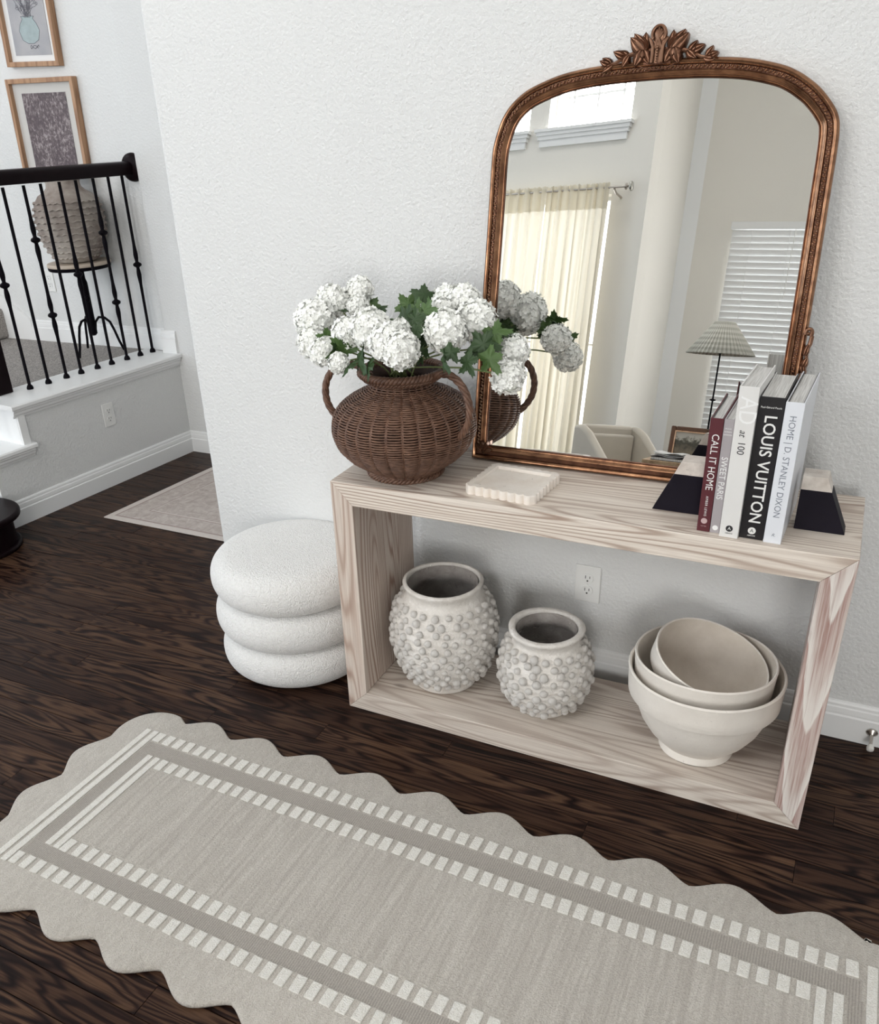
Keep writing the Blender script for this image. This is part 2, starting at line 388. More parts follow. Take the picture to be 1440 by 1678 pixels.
bm = BM(); extrude(bm, CAPP, K(0.985, 0, 0), K(1.23, 0, 0), KN, 0.340)
extrude(bm, MOLP, K(0.995, 0, 0), K(1.22, 0, 0), KN, 0.340); struct('trim_lower_cap', bm, M['trim'])
bm = BM(); box(bm, 1.005, 1.043, -0.1, 0.012, 0.364, 0.50, KM); box(bm, 1.036, 1.044, -0.22, 0.0, 0.364, 0.535, KM); struct('trim_stringer_corner', bm, M['trim'])
bm = BM(); box(bm, -1.0, 1.0, -2.9, -0.25, 0.30, 0.556, KM)
for v in bm.verts:
    v.co.y = min(v.co.y, 1.474)
struct('floor_landing', bm, M['carpet'])
for k in range(4):
    bm = BM(); box(bm, -3.62 - 0.27 * k - 0.9, -3.42 - 0.27 * k, 0.55, 1.474, 0.556 + 0.18 * k, 0.556 + 0.18 * (k + 1))
    o = struct('stair_step', bm, M['carpet'], bevel=0.02)
# landing baseboard and sloping skirt
bm = BM(); extrude(bm, BBP, (-3.20, 1.475, 0), (-2.13, 1.475, 0), (0, -1, 0), 0.556); extrude(bm, BBP, (-2.145, 1.42, 0), (-2.045, 1.42, 0), (0, -1, 0), 0.56)
struct('baseboard_landing', bm, M['trim'])
bm = BM()
pts = [(-3.20, 0.556), (-3.20, 0.676), (-4.9, 1.776), (-4.9, 0.556)]
vs = [bm.verts.new((x, yy, z)) for yy in (1.474, 1.458) for x, z in pts]
bm.faces.new(vs[:4]); bm.faces.new(vs[4:][::-1])
for i in range(4): bm.faces.new((vs[i], vs[(i + 1) % 4], vs[4 + (i + 1) % 4], vs[4 + i]))
struct('trim_stair_skirt', bm, M['trim'])

# ---- bullnose starting step, treads
t = thing('starting_step', 'dark stained rounded starting step at the foot of the stairs', 'step', (-2.13, 0.0, 0))
def dshape(r, back=0.9, n=22):
    pts = [(r * math.sin(a), -r * math.cos(a)) for a in [PI * i / n for i in range(n + 1)]]
    return pts + [(-back, r), (-back, -r)]
bm = BM(); prism(bm, dshape(0.158), 0, 0.140); obj('riser', bm, M['dark_rail'], t, smooth=30)
bm = BM(); prism(bm, dshape(0.200), 0.140, 0.172); obj('tread', bm, M['dark_rail'], t, smooth=40, bevel=0.012, segs=4)
bm = BM(); prism(bm, dshape(0.178), 0, 0.022); obj('shoe_moulding', bm, M['dark_rail'], t, smooth=40, bevel=0.008, segs=3)

# ---- balustrade
t = thing('balustrade', 'black iron balustrade with dark wood handrail along the stair landing', 'railing', (KO.x, KO.y, 0))
TM = Matrix.Translation(-Vector((KO.x, KO.y, 0)))
def bal_mesh(kn):
    prof = [(0.016, 0), (0.0165, 0.008), (0.012, 0.018), (0.0078, 0.022)]
    H = 0.89
    for kz in kn:
        prof += [(0.0078, kz - 0.155), (0.0082, kz - 0.10), (0.0125, kz - 0.05), (0.0115, kz - 0.035), (0.0085, kz - 0.016), (0.011, kz - 0.012), (0.020, kz - 0.007), (0.0235, kz), (0.020, kz + 0.007), (0.011, kz + 0.012), (0.0085, kz + 0.016), (0.0115, kz + 0.035), (0.0125, kz + 0.05), (0.0082, kz + 0.10), (0.0078, kz + 0.155)]
    prof += [(0.0078, H)]
    bm = BM(); lathe(bm, prof, 12); return bm
bs = [0.037, 0.126, 0.220, 0.325, 0.420, 0.525, 0.617, 0.726, 0.833]
kinds = {0: [0.46], 2: [0.30, 0.64], 4: [0.47], 6: [0.31, 0.655], 8: [0.485]}
for i, s in enumerate(bs):
    o = obj('baluster', bal_mesh(kinds.get(i, [])), M['black_iron'], t, smooth=50)
    o.location = K(s, -0.155, 0.560) - Vector((KO.x, KO.y, 0))
bm = BM(); lathe(bm, [(0.016, 0), (0.0165, 0.008), (0.012, 0.018), (0.0078, 0.022), (0.0078, 0.9)], 12)
o = obj('baluster', bm, M['black_iron'], t, smooth=50); o.location = K(1.17, -0.10, 0.364) - Vector((KO.x, KO.y, 0))
# handrail profile swept
rp = [(-0.026, 0), (0.026, 0), (0.030, 0.008), (0.028, 0.018), (0.032, 0.030), (0.031, 0.046), (0.022, 0.058), (0, 0.064), (-0.022, 0.058), (-0.031, 0.046), (-0.032, 0.030), (-0.028, 0.018), (-0.030, 0.008)]
bm = BM(); a = [bm.verts.new(TM @ K(-0.028, -0.155 + d, 1.448 + h)) for d, h in rp]; b = [bm.verts.new(TM @ K(1.0, -0.155 + d, 1.462 + h)) for d, h in rp]
for i in range(len(rp)): bm.faces.new((a[i], a[(i + 1) % len(rp)], b[(i + 1) % len(rp)], b[i]))
bm.faces.new(a); bm.faces.new(b[::-1])
obj('handrail', bm, M['dark_rail'], t, smooth=40)
bm = BM(); lathe(bm, [(0.0, 0.026), (0.045, 0.026), (0.052, 0.022), (0.058, 0.020), (0.066, 0.012), (0.068, 0.0)], 32, Matrix.Translation(TM @ Vector((-2.196, 1.473, 1.482))) @ Matrix.Rotation(PI / 2, 4, 'X'))
obj('rosette', bm, M['dark_rail'], t, smooth=40)
bm = BM(); box(bm, 0.905, 0.995, -0.275, -0.185, 0.561, 1.62, TM @ KM); obj('newel_post', bm, M['dark_rail'], t, bevel=0.004)

# ---- framed pictures on the landing wall
def art_mat(name, kind):
    m, nt, b = new_mat(name); v = coords(nt, 'Object')
    if kind == 'rug':
        n = noise_t(nt, coords(nt, 'Object', (1, 1, 0.6)), 75, 6, 0.8, 0.3); n2 = noise_t(nt, v, 9, 2)
        f = mathn(nt, 'ADD', mathn(nt, 'MULTIPLY', n, 0.8), mathn(nt, 'MULTIPLY', n2, 0.25))
        L(nt, ramp(nt, f, [(0.42, (0.045, 0.026, 0.034)), (0.54, (0.10, 0.065, 0.075)), (0.60, (0.36, 0.31, 0.31))]), b.inputs['Base Color'])
    else:
        n = noise_t(nt, v, 10, 3); L(nt, ramp(nt, n, [(0.3, (0.34, 0.34, 0.37)), (0.7, (0.46, 0.45, 0.46))]), b.inputs['Base Color'])
    b.inputs['Roughness'].default_value = 0.6; return m
M['art_rug'] = art_mat('printed_rug_fragment', 'rug'); M['art_vase'] = art_mat('grey_print_ground', 'vase')
M['mat_board'] = plain('mat_board', (0.62, 0.60, 0.57), 0.7, var=0.06, vscale=5); M['white_mat'] = plain('white_mat_board', (0.85, 0.85, 0.84), 0.6)
M['ink'] = plain('grey_ink', (0.15, 0.15, 0.18), 0.7); M['ink_blue'] = plain('pale_teal_wash', (0.36, 0.44, 0.45), 0.7, var=0.25, vscale=40)
def glass_mat():
    m, nt, b = new_mat('picture_glass'); out = nt.nodes['Material Output']
    g = nt.nodes.new('ShaderNodeBsdfGlossy'); g.inputs['Roughness'].default_value = 0.03
    tr = nt.nodes.new('ShaderNodeBsdfTransparent'); fr = None
    mx = nt.nodes.new('ShaderNodeMixShader'); mx.inputs[0].default_value = 0.045; L(nt, tr.outputs[0], mx.inputs[1]); L(nt, g.outputs[0], mx.inputs[2]); L(nt, mx.outputs[0], out.inputs[0]); return m
M['glass'] = glass_mat()
def picture(name, label, x0, x1, z0, z1, art, matm, aw, ah, adz, rz=0.0, fw=0.022, kind='rug'):
    cx = (x0 + x1) / 2; cz = (z0 + z1) / 2; w_ = (x1 - x0) / 2; h = (z1 - z0) / 2
    t = thing(name, label, 'picture', (cx, 1.473, cz)); t.rotation_euler = (0, rz, 0)
    bm = BM()
    for (a, b, c, d) in ((-w_, -w_ + fw, -h, h), (w_ - fw, w_, -h, h), (-w_ + fw, w_ - fw, -h, -h + fw), (-w_ + fw, w_ - fw, h - fw, h)): box(bm, a, b, -0.036, 0, c, d)
    obj('frame', bm, M['frame_wood'], t, bevel=0.002)
    bm = BM(); box(bm, -w_ + fw * .8, w_ - fw * .8, -0.012, -0.002, -h + fw * .8, h - fw * .8); obj('mat_board', bm, matm, t)
    bm = BM(); box(bm, -aw, aw, -0.015, -0.0121, -ah + adz, ah + adz); pr = obj('print', bm, art, t)
    if kind == 'vase':
        adz = -0.055; q = random.Random(5)
        bm = BM(); vp = [(0.02, -0.085), (0.055, -0.07), (0.07, -0.03), (0.055, 0.0), (0.035, 0.02), (0.045, 0.03)]
        ring = [(a, z) for a, z in vp] + [(-a, z) for a, z in vp[::-1]]
        vv = [bm.verts.new((a, -0.0158, z + adz)) for a, z in ring]; bm.faces.new(vv); obj('painted_vase', bm, M['ink_blue'], t)
        bm = BM()
        tube(bm, [(a, -0.016, z + adz) for a, z in ring + ring[:1]], 0.0011, 4)
        for k in range(34):
            a = Vector((q.uniform(-.02, .02), -0.016, adz + .03)); d = Vector((q.uniform(-1, 1), 0, q.uniform(.5, 1.4))).normalized()
            ln = q.uniform(.04, .15); pts = [a + d * ln * u + Vector((math.sin(u * 6 + k) * .008, 0, math.cos(u * 7 + k) * .006)) for u in [j / 7 for j in range(8)]]
            tube(bm, pts, 0.0009, 4)
            c = pts[-1]; tube(bm, [c + Vector((math.cos(u) * .009 * q.uniform(.7, 1.3), 0, math.sin(u) * .006)) for u in [2 * PI * j / 8 for j in range(9)]], 0.0008, 4)
        tube(bm, [(0.02 + .03 * math.cos(u), -0.016, adz - .1 + .008 * math.sin(u * 3)) for u in [j * .5 for j in range(12)]], 0.0015, 4)
        obj('ink_drawing', bm, M['ink'], t)
    bm = BM(); box(bm, -w_ + fw * .8, w_ - fw * .8, -0.026, -0.024, -h + fw * .8, h - fw * .8); obj('glazing', bm, M['glass'], t)
picture('framed_print', 'oak framed print of a grey rug fragment, lower of the two on the landing wall', -2.946, -2.472, 1.447, 1.910, M['art_rug'], M['mat_board'], 0.155, 0.185, -0.02, rz=0.03)
picture('framed_drawing', 'oak framed drawing of flowers in a vase, above the rug print', -2.885, -2.520, 1.960, 2.44, M['art_vase'], M['white_mat'], 0.125, 0.19, 0.0, rz=0.05, kind='vase')

# ---- urn on stand
t = thing('plant_stand', 'round topped black iron stand with arched legs on the carpeted landing', 'stand', (-2.53, 1.30, 0.556))
M['blond_wood'] = plain('blond_wood_top', (0.56, 0.47, 0.38), 0.5, var=0.1)
bm = BM(); lathe(bm, [(0, 0.472), (0.161, 0.472), (0.165, 0.476), (0.165, 0.486), (0.161, 0.490), (0, 0.490)], 48); obj('table_top', bm, M['blond_wood'], t, smooth=40)
bm = BM(); lathe(bm, [(0, 0.455), (0.159, 0.455), (0.163, 0.460), (0.163, 0.472), (0, 0.472)], 48); obj('iron_rim', bm, M['black_iron'], t, smooth=40)
bm = BM(); lathe(bm, [(0.012, 0.10), (0.022, 0.11), (0.022, 0.38), (0.016, 0.40), (0.016, 0.455), (0.05, 0.455)], 16); obj('column', bm, M['black_iron'], t, smooth=40)
bm = BM(); lathe(bm, [(0.0, 0.0), (0.016, 0.004), (0.018, 0.012), (0.012, 0.02), (0, 0.022)], 14, Matrix.Translation((0.02, -0.02, 0.30)) @ Matrix.Rotation(-PI / 2, 4, 'Y') @ Matrix.Rotation(PI, 4, 'X')); obj('knob', bm, M['black_iron'], t, smooth=50)
for a in (35, 155, 275):
    d = Vector((math.cos(math.radians(a)), math.sin(math.radians(a)), 0))
    prof = [(0.015, 0.13), (0.022, 0.17), (0.045, 0.195), (0.075, 0.19), (0.10, 0.165), (0.115, 0.12), (0.13, 0.06), (0.148, 0.008)]
    bm = BM(); tube(bm, [d * r + Vector((0, 0, z)) for r, z in prof], 0.007, 8); obj('leg', bm, M['black_iron'], t, smooth=60)
M['urn'] = stone('weathered_terracotta_urn', (0.17, 0.125, 0.105), (0.62, 0.57, 0.51), 0, 0.95, 4.5, 0.004)
t = thing('urn', 'weathered clay urn with ruffled bands on the stand behind the balusters', 'urn', (-2.53, 1.30, 1.047))
up = [(r_, z_ * 0.85) for r_, z_ in [(0.082, 0), (0.108, 0.01), (0.140, 0.07), (0.160, 0.13), (0.172, 0.20), (0.173, 0.27), (0.162, 0.34), (0.135, 0.385), (0.105, 0.405), (0.088, 0.425), (0.084, 0.45), (0.092, 0.478), (0.100, 0.49), (0.092, 0.492), (0.078, 0.46), (0.072, 0.42)]]
bm = BM(); lathe(bm, up, 56, fn=lambda p, a, z: p * 1.0 + Vector((p.x, p.y, 0)) * (0.02 * noise.noise(Vector((p.x * 8, p.y * 8, z * 8))))); obj('body', bm, M['urn'], t, smooth=60)
def prof_r(pr, z):
    for (r0, z0), (r1, z1) in zip(pr, pr[1:]):
        if z0 <= z <= z1 and z1 > z0: return r0 + (r1 - r0) * (z - z0) / (z1 - z0)
    return pr[-1][0]
for k in range(10):
    z = 0.030 + k * 0.0295; r = prof_r(up, z) + 0.001; bm = BM(); n = 120
    rings = [[], [], [], []]
    for i in range(n):
        a = 2 * PI * i / n; wv = math.sin(a * 26 + k * 1.7 + 1.3 * math.sin(a * 5)) * 0.0035
        for j, (dr, dz) in enumerate(((-0.006, 0.007), (0.006 , 0.004 + wv), (0.009, -0.001 + wv), (-0.006, -0.006))):
            rings[j].append(bm.verts.new(((r + dr) * math.cos(a), (r + dr) * math.sin(a), z + dz)))
    for j in range(3):
        for i in range(n): bm.faces.new((rings[j][i], rings[j][(i + 1) % n], rings[j + 1][(i + 1) % n], rings[j + 1][i]))
    for i in range(n): bm.faces.new((rings[3][i], rings[3][(i + 1) % n], rings[0][(i + 1) % n], rings[0][i]))
    obj('ruffle_band', bm, M['urn'], t, smooth=60)

# ---- outlets
def outlet(label, origin, xa, nrm, w_=0.078, h=0.124, group=None):
    t = thing('wall_outlet', label, 'outlet', origin); t.rotation_euler = (0, 0, math.atan2(xa[1], xa[0]))
    bm = BM(); box(bm, -w_ / 2, w_ / 2, -0.006, 0, -h / 2, h / 2); obj('cover_plate', bm, M['plastic'], t, bevel=0.003, segs=3)
    for sz in (0.021, -0.021):
        bm = BM(); n = 20; pts = []
        for i in range(n):
            a = 2 * PI * i / n; pts.append((0.0175 * math.cos(a), max(-0.0145, min(0.0145, 0.0175 * math.sin(a)))))
        prism(bm, pts, 0, 0.0025, Matrix.Translation((0, -0.006, sz)) @ Matrix.Rotation(PI / 2, 4, 'X'))
        r = obj('receptacle', bm, M['plastic'], t, bevel=0.0006)
        bm = BM(); box(bm, -0.0075, -0.0055, -0.0089, -0.0084, sz - 0.001, sz + 0.009); box(bm, 0.0055, 0.0075, -0.0089, -0.0084, sz, sz + 0.008)
        lathe(bm, [(0, 0), (0.0028, 0), (0.0028, 0.0004), (0, 0.0004)], 10, Matrix.Translation((0, -0.0084, sz - 0.0085)) @ Matrix.Rotation(PI / 2, 4, 'X')); obj('slots', bm, M['slot'], r)
    bm = BM(); lathe(bm, [(0, 0), (0.003, 0), (0.002, 0.0012), (0, 0.0015)], 10, Matrix.Translation((0, -0.006, 0)) @ Matrix.Rotation(PI / 2, 4, 'X')); obj('screw', bm, M['plastic'], t, smooth=40)
    return t
outlet('white duplex outlet on the wall inside the console table', (0.617, YW, 0.343), (1, 0, 0), None)
outlet('white duplex outlet on the half wall below the balustrade', K(0.532, 0.0, 0.365), (0.1064, 0.9943, 0), None, 0.070, 0.118)
outlet('white duplex outlet on the landing wall behind the iron stand', (-2.975, 1.475, 0.905), (1, 0, 0), None, 0.072, 0.12)
# ---- door stop
t = thing('door_stop', 'small nickel door stop with white rubber tip on the baseboard', 'door stop', (1.442, 0.066, 0.046)); t.rotation_euler = (PI / 2 + 0.32, 0, 0)
bm = BM(); lathe(bm, [(0, 0), (0.015, 0), (0.015, 0.003), (0.009, 0.008), (0.005, 0.012), (0, 0.012)], 20); obj('base', bm, M['steel'], t, smooth=40)
bm = BM(); lathe(bm, [(0, 0.01), (0.0045, 0.01), (0.0045, 0.046), (0, 0.046)], 14); obj('rod', bm, M['steel'], t, smooth=40)
bm = BM(); lathe(bm, [(0, 0.044), (0.007, 0.045), (0.0095, 0.052), (0.009, 0.060), (0, 0.064)], 14); obj('rubber_tip', bm, M['rubber'], t, smooth=60)

# ================================================================== RUGS
def rug_mats():
    def one(name, c1, c2, dark, streak):
        m, nt, b = new_mat(name)
        n = noise_t(nt, coords(nt, 'World', streak), 95, 3, 0.65); p = noise_t(nt, coords(nt, 'World'), 300, 3, 0.75); q = noise_t(nt, coords(nt, 'World'), 150, 3, 0.7)
        c = ramp(nt, n, [(0.35, c1), (0.66, c2)])
        c = mix(nt, mathn(nt, 'MULTIPLY', ramp(nt, p, [(0.40, (1, 1, 1)), (0.56, (0, 0, 0))]), 0.38), c, dark)
        L(nt, c, b.inputs['Base Color']); b.inputs['Roughness'].default_value = 1; b.inputs['Sheen Weight'].default_value = 0.1
        bump(nt, b, mathn(nt, 'ADD', p, q), 0.8, 0.005); return m
    M['rug'] = one('greige_tufted_wool', (0.53, 0.49, 0.44), (0.68, 0.64, 0.58), (0.34, 0.29, 0.245), (1, 0.05, 1))
    M['rug_border'] = one('greige_tufted_wool_border', (0.59, 0.55, 0.495), (0.68, 0.64, 0.58), (0.38, 0.325, 0.275), (1, 0.3, 1))
    M['rug_white'] = one('ivory_tufted_wool', (0.87, 0.845, 0.78), (0.93, 0.91, 0.86), (0.68, 0.64, 0.57), (1, 1, 1))
    m, nt, b = new_mat('corded_loop_wool')
    wv = nt.nodes.new('ShaderNodeTexWave'); wv.bands_direction = 'X'; wv.inputs['Scale'].default_value = 55; wv.inputs['Distortion'].default_value = 7.0; wv.inputs['Detail'].default_value = 3.0; wv.inputs['Detail Scale'].default_value = 14
    L(nt, coords(nt, 'World'), wv.inputs['Vector']); p = noise_t(nt, coords(nt, 'World'), 300, 2)
    L(nt, ramp(nt, mathn(nt, 'MULTIPLY', mathn(nt, 'ADD', wv.outputs['Fac'], p), 0.5), [(0.3, (0.40, 0.36, 0.32)), (0.75, (0.64, 0.595, 0.535))]), b.inputs['Base Color'])
    b.inputs['Roughness'].default_value = 1; bump(nt, b, wv.outputs['Fac'], 0.7, 0.003); M['rug_cord'] = m
rug_mats()
t = thing('runner_rug', 'greige scalloped runner rug with ivory checked borders on the dark floor', 'rug', (0.5, -1.02, 0.0))
RX0, RX1, RY0, RY1 = -0.585, 1.555, -1.375, -0.662       # valley lines
def skew(p):      # left end runs slightly out of square
    x, yy = p
    k = (-0.66 - yy) * 0.028 * max(0, min(1, (0.2 - x) / 0.8)); return (x - k, yy)
def lobe(t_): return (0.5 - 0.5 * math.cos(2 * PI * t_)) ** 0.72
out = []
def side(a, b, n, nrm, amp=0.045, k=16):
    for i in range(n * k):
        u = i / (n * k); h = amp * lobe(u * n)
        out.append((a[0] + (b[0] - a[0]) * u + nrm[0] * h, a[1] + (b[1] - a[1]) * u + nrm[1] * h))
def corner(c, a0, a1, r, k=22):
    for i in range(k):
        a = a0 + (a1 - a0) * i / k; q = 1 + 0.10 * math.sin(PI * i / k)
        out.append((c[0] + r[0] * q * math.cos(a), c[1] + r[1] * q * math.sin(a)))
# counter-clockwise from the lower left
side((-0.463, RY0), (1.43, RY0), 10, (0, -1)); corner((1.43, -1.25), -PI / 2, 0, (0.125, 0.125))
side((RX1, -1.213), (RX1, -0.823), 2, (1, 0)); corner((1.44, -0.80), 0, PI / 2, (0.125, 0.14))
side((1.465, RY1), (-0.424, RY1), 10, (0, 1)); corner((-0.45, -0.775), PI / 2, PI, (0.140, 0.14))
side((RX0, -0.80), (RX0 , -1.19), 2, (-1, 0)); corner((-0.45, -1.25), PI, PI * 1.5, (0.135, 0.125))
out = [skew(p) for p in out]
cl = [out[0]]
for p in out[1:]:
    if math.dist(p, cl[-1]) > 0.003: cl.append(p)
out = cl
def inset(pts, d):
    n = len(pts); r = []
    for i in range(n):
        a = Vector(pts[i - 1]); b = Vector(pts[(i + 1) % n]); tt = (b - a).normalized(); r.append((pts[i][0] - tt.y * d, pts[i][1] + tt.x * d))
    return r
bm = BM(); layers = []
for d, z in ((0.004, 0.0005), (0.0, 0.004), (0.0, 0.009), (0.0025, 0.0125), (0.006, 0.014)):
    layers.append([bm.verts.new((x - 0.5, yy + 1.02, z)) for x, yy in inset(out, d)])
n = len(out)
for a, b in zip(layers, layers[1:]):
    for i in range(n): bm.faces.new((a[i], a[(i + 1) % n], b[(i + 1) % n], b[i]))
f1 = bm.faces.new(layers[-1]); f2 = bm.faces.new(layers[0][::-1]); bmesh.ops.triangulate(bm, faces=[f1, f2])
obj('rug_border', bm, M['rug_border'], t, smooth=50)
def strip(name, x0, x1, y0, y1, m, h=0.0155, z0=0.013, bev=0.0015):
    bm = BM(); vs = []
    c = [skew(p) for p in ((x0, y0), (x1, y0), (x1, y1), (x0, y1))]
    prism(bm, [(a - 0.5, b + 1.02) for a, b in c], z0, h); return obj(name, bm, m, t, bevel=bev)
strip('centre_field', -0.362, 1.366, -1.166, -0.866, M['rug'], 0.0148)
for nm, (x0, x1, y0, y1) in {'a': (-0.450, 1.450, -0.822, -0.773), 'b': (-0.450, 1.450, -1.256, -1.213), 'c': (-0.452, -0.416, -1.2125, -0.8225), 'd': (1.425, 1.455, -1.2125, -0.8225)}.items():
    strip('corded_band', x0, x1, y0, y1, M['rug_cord'], 0.0142)
# ivory end lines
for x, y0, y1 in ((-0.502, -1.300, -0.728), (-0.474, -1.300, -0.728), (-0.412, -1.212, -0.824), (-0.384, -1.212, -0.824), (1.368, -1.212, -0.824), (1.400, -1.212, -0.824), (1.459, -1.300, -0.728), (1.490, -1.300, -0.728)):
    strip('ivory_line', x, x + 0.019, y0, y1, M['rug_white'], 0.0170)
# ivory checks
ck = BM(); box(ck, -0.0125, 0.0125, -0.0205, 0.0205, 0.013, 0.0172)
ck0 = None; q = random.Random(2)
for (ya, xa, xb) in ((-0.748, -0.438, 1.43), (-0.845, -0.345, 1.345), (-1.192, -0.350, 1.345), (-1.278, -0.440, 1.43)):
    n = round((xb - xa) / 0.0385)
    for i in range(n + 1):
        x = xa + (xb - xa) * i / n + q.uniform(-.0012, .0012); x, yy = skew((x, ya))
        if ck0 is None: ck0 = o = obj('ivory_check', ck, M['rug_white'], t, bevel=0.0025)
        else: o = link_copy(ck0, t)
        o.location = (x - 0.5, yy + 1.02, 0); o.scale = (q.uniform(.92, 1.08), q.uniform(.95, 1.05), 1); o.rotation_euler = (0, 0, q.uniform(-.05, .05))

def faded_rug():
    m, nt, b = new_mat('faded_vintage_rug'); n = noise_t(nt, coords(nt, 'World'), 26, 5, 0.7, 0.8); f = noise_t(nt, coords(nt, 'World'), 300, 2)
    L(nt, ramp(nt, n, [(0.35, (0.40, 0.34, 0.31)), (0.65, (0.56, 0.51, 0.47))]), b.inputs['Base Color']); b.inputs['Roughness'].default_value = 1; bump(nt, b, f, 0.4, 0.002); return m
M['faded'] = faded_rug(); M['faded_line'] = plain('faded_rug_line', (0.36, 0.29, 0.27), 1.0, var=0.25, vscale=40); M['faded_edge'] = plain('faded_rug_edge', (0.58, 0.53, 0.49), 1.0, var=0.08, vscale=30)
t = thing('hall_rug', 'faded beige flatweave rug in the hall behind the wall end', 'rug', (0, 0, 0))
def rq(name, i, h, m, z0=0.0005):
    c = [(-1.847 + i * 1.1, 0.479 + i * .9), (-0.6 - i, 0.478 + i * .9), (-0.55 - i, 1.215 - i), (-1.765 + i, 1.215 - i)]
    bm = BM(); prism(bm, c, z0, h); obj(name, bm, m, t, bevel=0.001)
rq('rug_edge', 0, 0.006, M['faded_edge']); rq('border_line', 0.035, 0.0064, M['faded_line'], 0.005); rq('border', 0.045, 0.0068, M['faded'], 0.005)
rq('inner_line', 0.15, 0.0071, M['faded_line'], 0.005); rq('field', 0.156, 0.0075, M['faded_edge'], 0.005)
rq('field_ground', 0.163, 0.0079, M['faded'], 0.005)

# ================================================================== CONSOLE
W_, D_, T_, H_ = 1.2965, 0.3595, 0.0662, 0.76
t = thing('console_table', 'whitewashed pine waterfall console table against the wall', 'table', (0, 0, 0))
def board(name, poly, m):           # poly in xz, extruded along y
    bm = BM(); a = [bm.verts.new((x, -D_, z)) for x, z in poly]; b = [bm.verts.new((x, 0, z)) for x, z in poly]; n = len(poly)
    bm.faces.new(a); bm.faces.new(b[::-1])
    for i in range(n): bm.faces.new((a[i], b[i], b[(i + 1) % n], a[(i + 1) % n]))
    return obj(name, bm, m, t, bevel=0.0016)
g = 0.0004
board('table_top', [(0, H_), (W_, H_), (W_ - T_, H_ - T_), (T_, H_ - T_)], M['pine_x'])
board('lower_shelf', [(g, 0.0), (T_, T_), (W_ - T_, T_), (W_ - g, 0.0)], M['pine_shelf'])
board('side_panel', [(0, g), (0, H_ - g), (T_ - g, H_ - T_), (T_ - g, T_)], M['pine_z'])
board('side_panel', [(W_, g), (W_, H_ - g), (W_ - T_ + g, H_ - T_), (W_ - T_ + g, T_)], M['pine_red'])

# ================================================================== STOOL
t = thing('stool', 'white boucle stool of three stacked rings left of the console', 'stool', (-0.312, -0.152, 0))
hh = 0.407 / 3
for k, (rr, dx, dy) in enumerate(((0.262, 0.004, 0), (0.266, 0, 0), (0.266, -0.002, 0.002))):
    prof = [(0, 0.001)]
    for i in range(0, 25):
        a = -PI / 2 + PI * i / 24
        ca = math.copysign(abs(math.cos(a)) ** 0.8, math.cos(a)); sa = math.copysign(abs(math.sin(a)) ** 0.9, math.sin(a))
        prof.append((rr - 0.078 + 0.078 * ca, hh / 2 * 1.05 * (1 + sa) - 0.003 * (k > 0)))
    zt = prof[-1][1]
    prof += [(0.13, zt + 0.003), (0.06, zt + 0.001), (0, zt)] if k == 2 else [(0, zt)]
    bm = BM(); lathe(bm, prof, 72, Matrix.Translation((dx, dy, max(0, k * hh - 0.001)))); o = obj('cushion_ring', bm, M['boucle'], t, smooth=179)

# ================================================================== MIRROR
LEAN = math.radians(8)
MB = Vector((0.70, -0.076, 0.7645))
t = thing('arched_mirror', 'arched bronze framed mirror with carved leaf crest leaning on the console', 'mirror', MB); t.rotation_euler = (-LEAN, 0, 0)
# local: x right, z up the mirror, -y out of the glass
def bronze(name, c1, c2, rough=0.32):
    m, nt, b = new_mat(name); f = noise_t(nt, coords(nt, 'Object'), 30, 4, 0.6)
    L(nt, ramp(nt, f, [(0.35, c1), (0.7, c2)]), b.inputs['Base Color']); b.inputs['Metallic'].default_value = 0.9; b.inputs['Roughness'].default_value = rough; return m
M['bronze'] = bronze('antique_bronze', (0.19, 0.09, 0.05), (0.42, 0.225, 0.125), 0.27); M['bronze_hi'] = bronze('rubbed_bronze_highlight', (0.55, 0.33, 0.20), (0.80, 0.56, 0.40), 0.28)
M['bronze_dark'] = bronze('dark_bronze', (0.07, 0.032, 0.02), (0.14, 0.065, 0.04), 0.4); M['bronze_leaf'] = bronze('carved_bronze', (0.17, 0.085, 0.052), (0.30, 0.17, 0.11), 0.38)
m, nt, b = new_mat('mirror_silver'); b.inputs['Base Color'].default_value = (0.90, 0.905, 0.895, 1); b.inputs['Metallic'].default_value = 1; b.inputs['Roughness'].default_value = 0.0; M['mirror'] = m
# outline (x, v) measured on the front plane
OUT = [(0.300, 0.0), (0.304, 0.25), (0.310, 0.50), (0.313, 0.66), (0.3145, 0.76), (0.318, 0.80), (0.331, 0.845), (0.345, 0.872), (0.362, 0.892), (0.385, 0.910), (0.412, 0.924), (0.466, 0.942), (0.512, 0.951), (0.569, 0.957), (0.64, 0.960), (0.705, 0.961), (0.770, 0.960), (0.830, 0.957), (0.900, 0.949), (0.965, 0.933), (1.000, 0.918), (1.030, 0.899), (1.052, 0.881), (1.076, 0.855), (1.092, 0.831), (1.099, 0.805), (1.102, 0.76), (1.104, 0.66), (1.107, 0.50), (1.109, 0.25), (1.112, 0.0)]
def crspline(P, k=5):
    r = []
    for i in range(len(P) - 1):
        p0 = Vector(P[max(i - 1, 0)]); p1 = Vector(P[i]); p2 = Vector(P[i + 1]); p3 = Vector(P[min(i + 2, len(P) - 1)])
        for j in range(k):
            u = j / k; r.append(0.5 * ((2 * p1) + (p2 - p0) * u + (2 * p0 - 5 * p1 + 4 * p2 - p3) * u * u + (3 * p1 - p0 - 3 * p2 + p3) * u ** 3))
    r.append(Vector(P[-1])); return r
arc = crspline(OUT)
cx = 0.70
loop = [Vector((p.x - cx, p.y)) for p in arc]
base = [Vector((loop[-1].x + (loop[0].x - loop[-1].x) * i / 12, 0)) for i in range(1, 12)]
